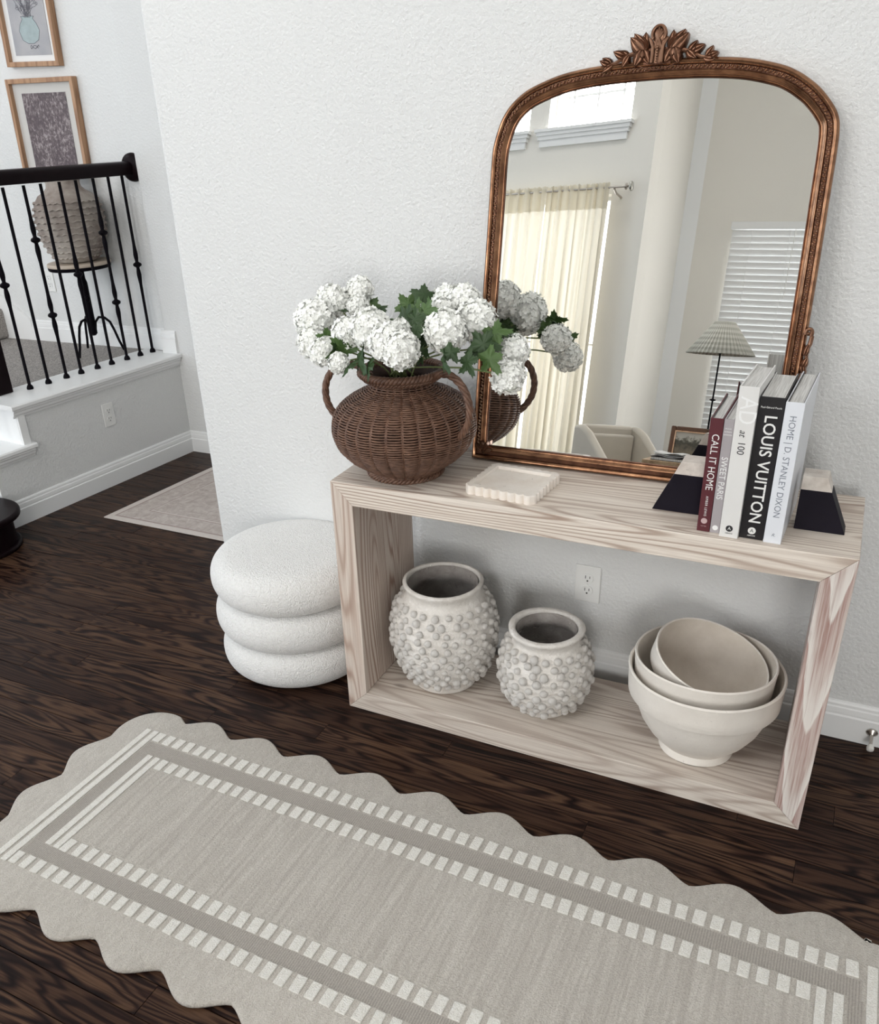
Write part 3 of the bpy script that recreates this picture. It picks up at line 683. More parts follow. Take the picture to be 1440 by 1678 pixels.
def mitred(loop, d):      # offset inward with mitres at the two bottom corners
    n = len(loop); r = []
    for i in range(n):
        a = loop[i - 1]; b = loop[(i + 1) % n]; p = loop[i]
        e1 = (p - a).normalized(); e2 = (b - p).normalized(); n1 = Vector((e1.y, -e1.x)); n2 = Vector((e2.y, -e2.x))
        m_ = (n1 + n2).normalized(); r.append(p + m_ * d / max(0.5, m_.dot(n1)))
    return r
full = loop + base                       # clockwise seen from the room (left up, over, right down, back)
def sweep(prof, closed=True, lp=None):
    bm = BM(); lp = lp or full; rings = []
    for d, h in prof:
        rings.append([bm.verts.new((p.x, -h, p.y)) for p in mitred(lp, d)])
    n = len(lp)
    for a, b in zip(rings, rings[1:]):
        for i in range(n): bm.faces.new((a[i], a[(i + 1) % n], b[(i + 1) % n], b[i]))
    return bm
# h: 0 = measured front plane, positive = towards the room; back is at -0.028
prof = [(0.004, -0.028), (0.0, -0.024), (0.0, -0.006), (0.002, -0.001), (0.006, 0.002), (0.010, 0.001), (0.0125, -0.003)]
obj('outer_moulding', sweep(prof), M['bronze'], t, smooth=50)
obj('bead_channel', sweep([(0.0125, -0.003), (0.0135, -0.007), (0.0225, -0.007), (0.0235, -0.003)]), M['bronze_dark'], t, smooth=50)
obj('inner_cove', sweep([(0.0235, -0.003), (0.025, -0.001), (0.027, -0.002), (0.030, -0.007), (0.033, -0.0115), (0.0355, -0.012), (0.037, -0.010), (0.038, -0.013)]), M['bronze'], t, smooth=50)
obj('sight_edge', sweep([(0.038, -0.011), (0.0395, -0.0115), (0.041, -0.017)]), M['bronze_dark'], t, smooth=50)
bm = BM(); gl = mitred(full, 0.0385); vv = [bm.verts.new((p.x, 0.015, p.y)) for p in gl]; f = bm.faces.new(vv); bmesh.ops.triangulate(bm, faces=[f]); obj('mirror_glass', bm, M['mirror'], t)
bm = BM(); vv = [bm.verts.new((p.x, 0.026, p.y)) for p in mitred(full, 0.006)]; f = bm.faces.new(vv[::-1]); bmesh.ops.triangulate(bm, faces=[f]); obj('backing_board', bm, M['bronze_dark'], t)
# beads (little leaf scallops) along sides and arch
bl = mitred(full, 0.018)[:len(loop)]
cum = [0]
for a, b in zip(bl, bl[1:]): cum.append(cum[-1] + (b - a).length)
step = 0.0088; nb = int((cum[-1] - 0.04) / step); bm = BM(); j = 0; q = random.Random(4)
for i in range(nb):
    s = 0.02 + i * step
    while cum[j + 1] < s: j += 1
    u = (s - cum[j]) / (cum[j + 1] - cum[j]); p = bl[j].lerp(bl[j + 1], u); tg = (bl[j + 1] - bl[j]).normalized(); nn = Vector((tg.y, -tg.x))
    ang = math.atan2(tg.y, tg.x)
    mt = Matrix.Translation((p.x, 0.0035, p.y)) @ Matrix.Rotation(-ang, 4, 'Y')
    vs = bmesh.ops.create_icosphere(bm, subdivisions=1, radius=1, matrix=mt @ Matrix.Translation((0, 0, q.uniform(-.0006, .0006))) @ Matrix.Rotation(0.5, 4, 'Y') @ Matrix.Diagonal((0.0024, 0.0042, 0.0050, 1)))['verts']
    vs = bmesh.ops.create_icosphere(bm, subdivisions=1, radius=1, matrix=mt @ Matrix.Translation((0.0043, 0.001, 0.0022 * (1 if i % 2 else -1))) @ Matrix.Diagonal((0.0016, 0.003, 0.0017, 1)))['verts']
o = obj('bead_row', bm, M['bronze_hi'], t, smooth=60); o['kind'] = 'stuff'

def leaf_relief(bm, c, ang, ln, wd, lift=0.006, lobes=0, z0=0.0, curl=0.2):
    """a carved leaf in the mirror plane: raised rims, hollow halves and a midrib; c = (x, v)"""
    nu, nv = 10, 8; g_ = []
    for i in range(nu + 1):
        u = i / nu; wv = 1.3 * wd * (math.sin(PI * u ** 0.8) ** 0.75 if 0 < u < 1 else 0.02)
        if lobes: wv *= 0.82 + 0.18 * abs(math.cos(PI * lobes * u))
        row = []
        for j in range(nv + 1):
            v = -1 + 2 * j / nv
            x = ln * u - abs(v) * wv * 0.12; yv = v * wv + curl * ln * u * u
            hgt = lift * (0.45 + 0.55 * math.sin(PI * min(1, u * 1.1) * 0.9)) * (1.0 if abs(abs(v) - 0.75) < 0.13 else (0.95 if abs(v) < 0.1 else (0.25 if abs(v) > 0.95 else 0.45)))
            X = c[0] + x * math.cos(ang) - yv * math.sin(ang); V = c[1] + x * math.sin(ang) + yv * math.cos(ang)
            row.append(bm.verts.new((X, -(z0 + hgt), V)))
        g_.append(row)
    for i in range(nu):
        for j in range(nv): bm.faces.new((g_[i][j], g_[i + 1][j], g_[i + 1][j + 1], g_[i][j + 1]))
    # back skirt for thickness
    edge = [g_[i][0] for i in range(nu + 1)] + [g_[nu][j] for j in range(1, nv + 1)] + [g_[i][nv] for i in range(nu - 1, -1, -1)] + [g_[0][j] for j in range(nv - 1, 0, -1)]
    bk = [bm.verts.new((v.co.x, 0.012, v.co.z)) for v in edge]; n = len(edge)
    for i in range(n): bm.faces.new((edge[i], edge[(i + 1) % n], bk[(i + 1) % n], bk[i]))
def R(d): return math.radians(d)
CX = 0.003; CV = 0.958
def carved(name, fn):
    bm = BM(); fn(bm); return obj(name, bm, M['bronze_leaf'], t, smooth=40)
for sg in (-1, 1):
    def A_(d): return R(d) if sg > 0 else PI - R(d)
    def P_(x, v): return (CX + sg * x, CV + v)
    cu = lambda k: k * sg
    carved('carved_leaf', lambda b: leaf_relief(b, P_(0.028, 0.018), A_(62), 0.046, 0.0105, z0=0.004, curl=cu(-.15)))
    carved('carved_leaf', lambda b: leaf_relief(b, P_(0.030, 0.016), A_(38), 0.046, 0.0115, z0=0.006, curl=cu(.1)))
    carved('carved_leaf', lambda b: leaf_relief(b, P_(0.030, 0.014), A_(84), 0.042, 0.010, z0=0.003, curl=cu(.1)))
    carved('carved_leaf', lambda b: leaf_relief(b, P_(0.036, 0.022), A_(-78), 0.034, 0.0115, z0=0.008, curl=cu(.15), lobes=3))
    carved('carved_leaf', lambda b: leaf_relief(b, P_(0.032, 0.022), A_(-108), 0.032, 0.0105, z0=0.007, curl=cu(-.15), lobes=3))
    carved('carved_leaf', lambda b: leaf_relief(b, P_(0.066, 0.010), A_(40), 0.028, 0.007, z0=0.003))
    carved('carved_leaf', lambda b: leaf_relief(b, P_(0.072, 0.012), A_(10), 0.030, 0.0075, z0=0.004, curl=cu(.2)))
    carved('carved_leaf', lambda b: leaf_relief(b, P_(0.064, 0.014), A_(-50), 0.026, 0.0075, z0=0.006, lobes=2))
    carved('carved_leaf', lambda b: leaf_relief(b, P_(0.104, 0.000), A_(42), 0.024, 0.006, z0=0.002))
    carved('carved_leaf', lambda b: leaf_relief(b, P_(0.106, -0.002), A_(12), 0.026, 0.0065, z0=0.003, curl=cu(.15)))
    carved('carved_leaf', lambda b: leaf_relief(b, P_(0.100, -0.002), A_(-22), 0.026, 0.006, z0=0.003))
    def stem(b):
        tube(b, [(CX + sg * x, -0.003, CV + v) for x, v in ((0.02, 0.012), (0.045, 0.018), (0.07, 0.012), (0.095, 0.0), (0.118, -0.003))], [0.005, 0.0055, 0.0045, 0.0035, 0.002], 8)
    carved('carved_stem', stem)
def shell(bm):      # central fluted shell on a collar
    lathe(bm, [(0.0125, -0.010), (0.0165, -0.004), (0.0150, 0.003), (0.009, 0.0065), (0, 0.0075)], 24, Matrix.Translation((CX, -0.004, CV + 0.050)) @ Matrix.Rotation(PI / 2, 4, 'X') @ Matrix.Diagonal((1, 1.12, 1, 1)))
    for k in range(-2, 3):
        a = R(90 + k * 13); c = Vector((CX + k * 0.0035, CV + 0.022))
        e = c + Vector((math.cos(a), math.sin(a))) * (0.040 - abs(k) * 0.0035)
        pts = [(c.x, -0.009, c.y), ((c.x + e.x) / 2 + k * 0.0012, -0.013, (c.y + e.y) / 2), (e.x, -0.011, e.y)]
        tube(bm, pts, [0.0022, 0.0035, 0.0026], 8)
    th = [R(-40 + i * 260 / 26) for i in range(27)]
    tube(bm, [(CX + 0.0145 * math.cos(a), -0.012, CV + 0.050 + 0.0155 * math.sin(a)) for a in th], 0.0034, 8)
    for sg in (-1, 1):
        tube(bm, [(CX + sg * x, -0.010, CV + v) for x, v in ((0.011, -0.006), (0.0105, 0.010), (0.011, 0.026), (0.017, 0.038), (0.021, 0.043))], [0.004, 0.0042, 0.0042, 0.0036, 0.002], 8)
    for k in range(6): sphere(bm, (CX, -0.0125, CV + 0.024 - k * 0.0055), 0.0034 - k * .0002, 8, 6)
    box(bm, CX - 0.012, CX + 0.012, -0.006, 0.012, CV - 0.006, CV + 0.040)
carved('carved_shell', shell)
def plinth(bm):
    prism(bm, [(CX - 0.030, CV - 0.008), (CX + 0.030, CV - 0.008), (CX + 0.026, CV + 0.016), (CX + 0.020, CV + 0.024), (CX - 0.020, CV + 0.024), (CX - 0.026, CV + 0.016)], -0.012, 0.004, Matrix.Rotation(PI / 2, 4, 'X'))
o = obj('crest_block', (lambda b: (plinth(b), b)[1])(BM()), M['bronze_dark'], t)
bm = BM(); tube(bm, [(CX + x, -0.004, CV - 0.009 - 0.010 * (1 - (x / 0.04) ** 2)) for x in [-.04 + i * .008 for i in range(11)]], 0.0012, 6); obj('crest_groove', bm, M['bronze_dark'], t, smooth=60)
# side ornaments
for sg in (-1, 1):
    X0 = (1.1085 - cx) if sg > 0 else (0.309 - cx)
    def fl(bm):
        th = [R(200 - i * 22) for i in range(12)]
        tube(bm, [(X0 + sg * (0.003 + 0.0075 * math.cos(a) * (1 - i * .02)), -0.0005, 0.385 + 0.0095 * math.sin(a)) for i, a in enumerate(th)] , [0.0045] * 12, 8)
        sphere(bm, (X0 + sg * 0.002, -0.001, 0.384), 0.0045, 8, 6)
        tube(bm, [(X0 + sg * x, -0.0005, v) for x, v in ((0.0105, 0.380), (0.009, 0.362), (0.005, 0.350), (0.006, 0.335), (0.004, 0.318))], [0.0045, 0.005, 0.0048, 0.004, 0.003], 8)
        leaf_relief(bm, (X0 + sg * 0.001, 0.335), R(70) if sg > 0 else R(110), 0.026, 0.006, z0=0.003)
        leaf_relief(bm, (X0 + sg * 0.001, 0.308), R(62) if sg > 0 else R(118), 0.026, 0.0065, z0=0.003)
        leaf_relief(bm, (X0 + sg * 0.000, 0.315), R(-80) if sg > 0 else R(-100), 0.024, 0.006, z0=0.003)
        tube(bm, [(X0 + sg * x, -0.0005, v) for x, v in ((0.003, 0.315), (0.008, 0.300), (0.006, 0.285), (0.002, 0.275))], [0.004, 0.0045, 0.0035, 0.002], 8)
    carved('side_scroll', fl)
    def cf(bm):
        xx = X0 - sg * 0.022
        for d in (55, 90, 125): leaf_relief(bm, (xx + (0.004 if sg < 0 else 0), 0.022), R(d), 0.030, 0.006, z0=0.003)
        leaf_relief(bm, (xx, 0.024), R(0 if sg < 0 else 180), 0.030, 0.006, z0=0.002)
        tube(bm, [(xx + 0.008 * math.cos(a), -0.003, 0.030 + 0.008 * math.sin(a)) for a in [R(i * 40) for i in range(10)]], 0.0025, 6)
    carved('corner_flourish', cf)

# ================================================================== WICKER VASE
BX, BY = 0.166, -0.222
t = thing('wicker_vase', 'brown woven wicker vase with two rope handles holding white flowers', 'vase', (BX, BY, H_))
def wick(name, c1, c2, rough=0.5):
    m, nt, b = new_mat(name); f = noise_t(nt, coords(nt, 'Object'), 45, 4, 0.7)
    L(nt, ramp(nt, f, [(0.3, c1), (0.7, c2)]), b.inputs['Base Color']); b.inputs['Roughness'].default_value = rough; return m
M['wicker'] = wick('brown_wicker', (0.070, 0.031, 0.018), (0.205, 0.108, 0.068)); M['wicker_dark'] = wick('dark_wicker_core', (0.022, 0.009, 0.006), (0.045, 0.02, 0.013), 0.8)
vp = [(0.093, 0.0), (0.098, 0.012), (0.104, 0.022), (0.128, 0.038), (0.158, 0.062), (0.180, 0.090), (0.190, 0.118), (0.191, 0.142), (0.186, 0.167), (0.171, 0.190), (0.145, 0.211), (0.114, 0.227), (0.090, 0.239), (0.081, 0.252), (0.090, 0.268), (0.108, 0.282)]
cp = crspline(vp, 6); lens = [0]
for a, b in zip(cp, cp[1:]): lens.append(lens[-1] + (b - a).length)
def at_len(s):
    for i in range(len(lens) - 1):
        if lens[i + 1] >= s: return cp[i].lerp(cp[i + 1], (s - lens[i]) / (lens[i + 1] - lens[i]))
    return cp[-1]
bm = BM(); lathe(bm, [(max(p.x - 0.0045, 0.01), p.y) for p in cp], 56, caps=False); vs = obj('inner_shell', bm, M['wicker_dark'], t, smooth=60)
def wv_(a, wob, k):
    u = (a * NS / (2 * PI)) % 1.0; u = min(u, 1 - u)
    return wob * (1 - 1.5 * math.exp(-(u / 0.13) ** 2)) + 0.0003 * math.cos(NS / 2 * a + PI * (k % 2))
NS = 28; rows = int(lens[-1] / 0.0067); bm = BM()
for k in range(rows):
    p = at_len((k + 0.5) * 0.0067); n = NS * 8; wob = 0.0034 * min(1, p.x / 0.15)
    q = random.Random(k)
    ph = q.uniform(-.02, .02)
    tube(bm, [((p.x + wv_(a, wob, k)) * math.cos(a), (p.x + wv_(a, wob, k)) * math.sin(a), p.y + 0.0003 * math.cos(NS * a + PI * (k % 2)) + 0.0004 * math.sin(3 * a + k)) for a in [2 * PI * i / n for i in range(n)]], 0.0026 + q.uniform(-.0002, .0003), 6, closed=True)
o = obj('woven_strands', bm, M['wicker'], t, smooth=80); o['kind'] = 'stuff'
for k in range(NS):
    a = 2 * PI * k / NS
    for da in ((-0.016, 0.016)):
        bm = BM(); tube(bm, [((p.x + 0.0004) * math.cos(a + da * (0.1 / max(p.x, .08)) ), (p.x + 0.0004) * math.sin(a + da * (0.1 / max(p.x, .08))), p.y) for p in cp[::3]], 0.0021, 5); obj('stake', bm, M['wicker'], t, smooth=80)
def braid(name, r, z, rad, tw, n=168, k=3):
    bm = BM()
    for j in range(k):
        tube(bm, [((r + rad * 0.75 * math.cos(tw * a + 2 * PI * j / k)) * math.cos(a), (r + rad * 0.75 * math.cos(tw * a + 2 * PI * j / k)) * math.sin(a), z + rad * 0.75 * math.sin(tw * a + 2 * PI * j / k)) for a in [2 * PI * i / n for i in range(n)]], rad * 0.62, 6, closed=True)
    obj(name, bm, M['wicker'], t, smooth=80)
braid('rim_braid', 0.108, 0.282, 0.0085, 22); braid('rim_braid', 0.100, 0.270, 0.006, 22); braid('foot_braid', 0.100, 0.0075, 0.0068, 18); braid('foot_braid', 0.094, 0.020, 0.006, 18)
for az, hs in ((R(186), 1.0), (R(-16), 1.0)):
    d = Vector((math.cos(az), math.sin(az), 0)); P = [(0.088, 0.262), (0.125, 0.288), (0.168, 0.292), (0.206, 0.268), (0.226, 0.228), (0.225, 0.185), (0.206, 0.150), (0.188, 0.132)]
    cc = crspline(P, 8); bm = BM(); n = len(cc); e2 = Vector((0, 0, 1)).cross(d)
    for j in range(4):
        pts = []
        for i, p in enumerate(cc):
            tg = (cc[min(i + 1, n - 1)] - cc[max(i - 1, 0)]).normalized(); nn = Vector((-tg.y, tg.x)); ph = i * 0.42 + j * PI / 2
            r = p.x + nn.x * 0.0052 * math.cos(ph); z = p.y + nn.y * 0.0052 * math.cos(ph)
            pts.append(d * r + Vector((0, 0, z)) + e2 * 0.0052 * math.sin(ph))
        tube(bm, pts, 0.0052, 7)
    obj('rope_handle', bm, M['wicker'], t, smooth=80)

# ================================================================== FLOWERS
def petal_mat():
    m, nt, b = new_mat('white_petal'); f = noise_t(nt, coords(nt, 'Object'), 30, 3)
    L(nt, ramp(nt, f, [(0.35, (0.90, 0.915, 0.84)), (0.6, (0.955, 0.955, 0.94))]), b.inputs['Base Color']); b.inputs['Roughness'].default_value = 0.7
    b.inputs['Subsurface Weight'].default_value = 0.0; return m
M['petal'] = petal_mat(); M['petal_core'] = plain('pale_green_core', (0.50, 0.55, 0.36), 0.8)
M['leaf'] = plain('green_leaf', (0.028, 0.062, 0.016), 0.5, var=0.45, vscale=25, nscale=60, nstr=0.3); M['leaf_light'] = plain('lighter_green_leaf', (0.065, 0.125, 0.03), 0.5, var=0.35, vscale=25)
M['stem'] = plain('green_stem', (0.16, 0.20, 0.07), 0.6)
def bloom_mesh(seed, count):
    q = random.Random(seed); bm = BM(); pts = []
    for i in range(count):
        z = 1 - 2 * (i + .5) / count; r = math.sqrt(max(0, 1 - z * z)); a = i * 2.39996; pts.append(Vector((r * math.cos(a), r * math.sin(a), z)))
    for d in pts:
        d = (d + Vector((q.gauss(0, .07), q.gauss(0, .07), q.gauss(0, .07)))).normalized(); c = d * q.uniform(0.80, 0.99)
        u = d.orthogonal().normalized(); v = d.cross(u); a0 = q.uniform(0, 2 * PI); sz = q.uniform(0.14, 0.20)
        tl = Vector((q.gauss(0, .28), q.gauss(0, .28), q.gauss(0, .28)))
        d2 = (d + tl).normalized(); u = d2.orthogonal().normalized(); v = d2.cross(u)
        c0 = bm.verts.new(c)
        for k in range(5):
            a = a0 + 2 * PI * k / 5; e = u * math.cos(a) + v * math.sin(a); f = -u * math.sin(a) + v * math.cos(a); cup = q.uniform(0.0, 0.09)
            p1 = bm.verts.new(c + e * sz * .55 - f * sz * .42 + d2 * .03); p2 = bm.verts.new(c + e * sz * 1.0 - f * sz * .22 + d2 * cup)
            p3 = bm.verts.new(c + e * sz * 1.0 + f * sz * .22 + d2 * cup * .8); p4 = bm.verts.new(c + e * sz * .55 + f * sz * .42 + d2 * .03)
            bm.faces.new((c0, p1, p4)); bm.faces.new((p1, p2, p3, p4))
    me = bpy.data.meshes.new('bloom'); bm.to_mesh(me); bm.free(); me.materials.append(M['petal']); return me
blooms = [bloom_mesh(s, 260) for s in (1, 2, 3)]
def leaf_mesh(seed, m):
    q = random.Random(seed); bm = BM()
    # three-lobed toothed leaf along +x, length 1
    outl = []
    for i in range(41):
        a = -PI * 0.86 + 2 * PI * 0.86 * i / 40
        lob = 0.42 + 0.38 * math.cos(a * 2.55) ** 2 * (1.15 if abs(a) < .6 else .8); r = lob * (1 + 0.09 * (1 if i % 2 else -1))
        outl.append((0.36 + r * math.cos(a) * 0.78, r * math.sin(a) * 0.72))
    c = bm.verts.new((0.0, 0, 0)); mid = bm.verts.new((0.40, 0, 0.03))
    def h(x, yy): return 0.10 * abs(yy) - 0.28 * x * x + 0.05 * math.sin(9 * yy + seed) + 0.03 * math.sin(14 * x)
    ring = [bm.verts.new((x, yy, h(x, yy) )) for x, yy in outl]; inner = [bm.verts.new((0.40 + (x - .40) * .5, yy * .5, h(.40 + (x - .4) * .5, yy * .5) + 0.03 * (1 if i % 5 else -1))) for i, (x, yy) in enumerate(outl)]
    for i in range(40):
        bm.faces.new((ring[i], ring[i + 1], inner[i + 1], inner[i])); bm.faces.new((inner[i], inner[i + 1], mid))
    bm.faces.new((ring[40], c, mid, inner[40])); bm.faces.new((c, ring[0], inner[0], mid))
    me = bpy.data.meshes.new('leaf'); bm.to_mesh(me); bm.free(); me.materials.append(m); me.shade_smooth(); return me
leaves = [leaf_mesh(1, M['leaf']), leaf_mesh(2, M['leaf_light']), leaf_mesh(3, M['leaf'])]
FL = [  # x y z r label
 (-0.062, -0.170, 1.200, 0.042, 'white snowball bloom at the upper left edge of the bouquet'),
 (-0.073, -0.250, 1.168, 0.050, 'large white snowball bloom at the far left of the bouquet'),
 (-0.050, -0.300, 1.122, 0.042, 'white snowball bloom low on the left side, beside the left handle'),
 (0.012, -0.350, 1.112, 0.035, 'small white snowball bloom hanging above the left handle'),
 (0.080, -0.395, 1.098, 0.025, 'tiny white snowball bloom drooping left of the vase rim'),
 (-0.004, -0.120, 1.221, 0.036, 'white snowball bloom standing at the back left, highest on the left'),
 (0.029, -0.190, 1.196, 0.028, 'small white snowball bloom under the tall back left one'),
 (0.073, -0.330, 1.157, 0.038, 'white snowball bloom between the left cluster and the front row'),
 (0.140, -0.335, 1.173, 0.048, 'large white snowball bloom at the front left of centre'),
 (0.208, -0.380, 1.152, 0.042, 'white snowball bloom at the front over the middle of the rim'),
 (0.252, -0.390, 1.140, 0.044, 'white snowball bloom lowest at the front centre'),
 (0.205, -0.300, 1.160, 0.032, 'small white snowball bloom tucked behind the front centre one'),
 (0.266, -0.150, 1.206, 0.041, 'white snowball bloom at the back, right of the tall leaves'),
 (0.330, -0.300, 1.168, 0.050, 'large white snowball bloom at the front right'),
 (0.309, -0.150, 1.206, 0.046, 'white snowball bloom at the top right beside the mirror frame'),
 (0.368, -0.205, 1.178, 0.049, 'large white snowball bloom farthest right above the leaves'),
 (0.283, -0.220, 1.193, 0.036, 'white snowball bloom filling between the right hand blooms'),
 (0.462, -0.195, 1.105, 0.040, 'white snowball bloom nodding out in front of the mirror, upper of two'),
 (0.480, -0.270, 1.062, 0.040, 'white snowball bloom hanging lowest in front of the mirror'),
]
q = random.Random(11)
stalk0 = Vector((BX, BY, H_ + 0.255))
FLG = 'white snowball flowers in the wicker vase'
ftags = []
for i, (x, yy, z, r, lab) in enumerate(FL):
    c = Vector((x, yy, z)); t = thing('snowball_flower', lab, 'flower', c, group=FLG); ftags.append((t, c))
    b = bpy.data.objects.new('bloom', blooms[i % 3]); col.objects.link(b); b.parent = t; b.scale = (r * 1.08,) * 3; b.rotation_euler = (q.uniform(0, 6), q.uniform(0, 6), q.uniform(0, 6))
    bm = BM(); sphere(bm, (0, 0, 0), r * 0.94, 12, 8); obj('flower_core', bm, M['petal'], t, smooth=179)
    s0 = stalk0 + Vector((q.uniform(-.05, .05), q.uniform(-.05, .05), -0.06)) - c
    e = (Vector((0, 0, 0)) - s0); midp = s0 + e * 0.55 + Vector((0, 0, 0.035 if z > 1.13 else 0.06))
    s1 = stalk0 + Vector((q.uniform(-.04, .04), q.uniform(-.04, .04), 0.02)) - c
    pts = crspline([(*s0,), (*s1,), (*midp,), (0, 0, 0)], 5); bm = BM(); tube(bm, pts, 0.0022, 6); obj('stem', bm, M['stem'], t, smooth=60)
LV = [(-0.006, -0.200, 1.185, 0.028), (0.031, -0.120, 1.188, 0.045), (0.061, -0.130, 1.178, 0.034), (0.045, -0.170, 1.175, 0.036), (0.075, -0.365, 1.128, 0.056), (0.140, -0.390, 1.112, 0.050), (0.112, -0.395, 1.094, 0.046), (0.010, -0.330, 1.142, 0.040), (0.055, -0.375, 1.118, 0.048), (0.165, -0.395, 1.096, 0.045),
      (0.185, -0.210, 1.208, 0.048), (0.195, -0.250, 1.187, 0.050), (0.222, -0.190, 1.230, 0.050), (0.268, -0.280, 1.208, 0.052), (0.242, -0.290, 1.190, 0.045), (0.262, -0.320, 1.172, 0.04), (0.215, -0.24, 1.20, 0.05), (0.371, -0.405, 1.124, 0.042), (0.372, -0.370, 1.138, 0.034),
      (0.435, -0.250, 1.160, 0.050), (0.422, -0.290, 1.142, 0.052), (0.415, -0.370, 1.118, 0.046), (0.455, -0.330, 1.118, 0.048), (0.234, -0.250, 1.128, 0.05), (0.280, -0.340, 1.118, 0.04), (0.427, -0.210, 1.132, 0.04), (0.404, -0.290, 1.120, 0.04), (0.16, -0.26, 1.125, 0.05), (0.30, -0.24, 1.13, 0.05), (0.10, -0.26, 1.13, 0.045),
      (0.46, -0.20, 1.145, 0.034), (0.20, -0.15, 1.16, 0.05), (0.10, -0.18, 1.15, 0.05), (0.33, -0.17, 1.13, 0.045), (0.05, -0.30, 1.12, 0.035), (0.235, -0.33, 1.10, 0.035), (0.19, -0.33, 1.105, 0.035)]
for k, (x, yy, z, s) in enumerate(LV):
    c = Vector((x, yy, z)); tt, tc = min(ftags, key=lambda f: (f[1] - c).length)
    l = bpy.data.objects.new('leaf', leaves[k % 3]); col.objects.link(l); l.parent = tt
    o_ = c - stalk0; az = math.atan2(o_.y, o_.x) + q.uniform(-.5, .5); pitch = q.uniform(-0.9, 0.1) if z > 1.15 else q.uniform(0.1, 0.9)
    l.rotation_euler = (q.uniform(-.6, .6) + (0.9 if yy < -0.2 else 0.3), pitch, az); dirv = l.rotation_euler.to_matrix() @ Vector((0.4, 0, 0)) * s * 1.25
    l.location = c - tc - dirv; l.scale = (s * 1.35,) * 3

# ================================================================== TRAY
t = thing('tray', 'cream travertine tray with scalloped edge on the console top', 'tray', (0.483, -0.232, H_), R(-5))
def scal(hx, hy, n, amp):
    r = []
    for (a, b, nn, m_) in (((-hx, -hy), (hx, -hy), n, (0, -1)), ((hx, -hy), (hx, hy), n, (1, 0)), ((hx, hy), (-hx, hy), n, (0, 1)), ((-hx, hy), (-hx, -hy), n, (-1, 0))):
        for i in range(nn * 8):
            u = i / (nn * 8); h = amp * abs(math.sin(PI * u * nn)) ** 0.7; r.append((a[0] + (b[0] - a[0]) * u + m_[0] * h, a[1] + (b[1] - a[1]) * u + m_[1] * h))
    return r
oo = scal(0.091, 0.084, 8, 0.0075); inn = []
for x, yy in oo:      # square well
    k = max(abs(x) / 0.077, abs(yy) / 0.070); inn.append((x / k, yy / k))
bm = BM(); Ls = []
for pts, z in ((oo, 0.0), (oo, 0.021), ([(x * .985, yy * .985) for x, yy in oo], 0.0235), ([(x * 1.02, yy * 1.02) for x, yy in inn], 0.0235), (inn, 0.022), ([(x * .98, yy * .98) for x, yy in inn], 0.0155)):
    Ls.append([bm.verts.new((x, yy, z)) for x, yy in pts])
n = len(oo)
for a, b in zip(Ls, Ls[1:]):
    for i in range(n): bm.faces.new((a[i], a[(i + 1) % n], b[(i + 1) % n], b[i]))
bm.faces.new(Ls[-1]); bm.faces.new(Ls[0][::-1]); obj('stone_dish', bm, M['travertine'], t, smooth=35)

# ================================================================== BOOKENDS + BOOKS
def bookend(label, xs, group):
    xo0, xo1, xm, xi = xs    # outer x at base, outer x at top, outer x at the paint line, inner x
    x0 = (xo0 + xi) / 2; t = thing('bookend', label, 'bookend', (x0, -0.219, H_), 0, group)
    def blk(name, a0, a1, z0, z1, m):
        bm = BM(); P = [(a0 - x0, z0), (xi - x0, z0), (xi - x0, z1), (a1 - x0, z1)]; a = [bm.verts.new((x, -0.026, z)) for x, z in P]; b = [bm.verts.new((x, 0.026, z)) for x, z in P]
        bm.faces.new(a); bm.faces.new(b[::-1])
        for i in range(4): bm.faces.new((a[i], b[i], b[(i + 1) % 4], a[(i + 1) % 4]))
        obj(name, bm, m, t, bevel=0.0012)
    blk('black_base', xo0, xm, 0, 0.0955, M['black_paint']); blk('travertine_top', xm, xo1, 0.0955, 0.128, M['travertine_grey'])
bookend('travertine and black wedge bookend left of the books', (0.843, 0.900, 0.886, 0.961), None)
bookend('travertine and black wedge bookend right of the books', (1.262, 1.209, 1.221, 1.158), None)

M['pages'] = plain('page_block', (0.60, 0.585, 0.56), 0.8)
def pages_mat():
    m, nt, b = new_mat('book_pages'); n = noise_t(nt, coords(nt, 'Object', (1, 0.01, 0.01)), 900, 2, 0.6)
    L(nt, ramp(nt, n, [(0.35, (0.42, 0.41, 0.39)), (0.6, (0.72, 0.71, 0.69))]), b.inputs['Base Color']); b.inputs['Roughness'].default_value = 0.8; return m
M['pages'] = pages_mat()
def text(body, name, parent, size, loc, m, sx=1.0, down=True, shear=0.0, space=1.0, align='CENTER', off=0.0):
    cu = bpy.data.curves.new(name, 'FONT'); cu.body = body; cu.size = size; cu.align_x = align; cu.align_y = 'CENTER'; cu.shear = shear; cu.space_character = space; cu.extrude = 0.0001; cu.offset = off; cu.resolution_u = 3
    o = bpy.data.objects.new(name, cu); col.objects.link(o)
    dg = bpy.context.evaluated_depsgraph_get(); me = bpy.data.meshes.new_from_object(o.evaluated_get(dg)); bpy.data.objects.remove(o)
    me.materials.clear(); me.materials.append(m)
    for v in me.vertices: v.co.x *= sx
    ob = bpy.data.objects.new(name, me); col.objects.link(ob); ob.parent = parent
    if down: ob.matrix_local = frame_mat(Vector(loc), Vector((0, 0, -1)), Vector((1, 0, 0)), Vector((0, -1, 0)))
    else: ob.matrix_local = frame_mat(Vector(loc), Vector((1, 0, 0)), Vector((0, 0, 1)), Vector((0, -1, 0)))
    return ob
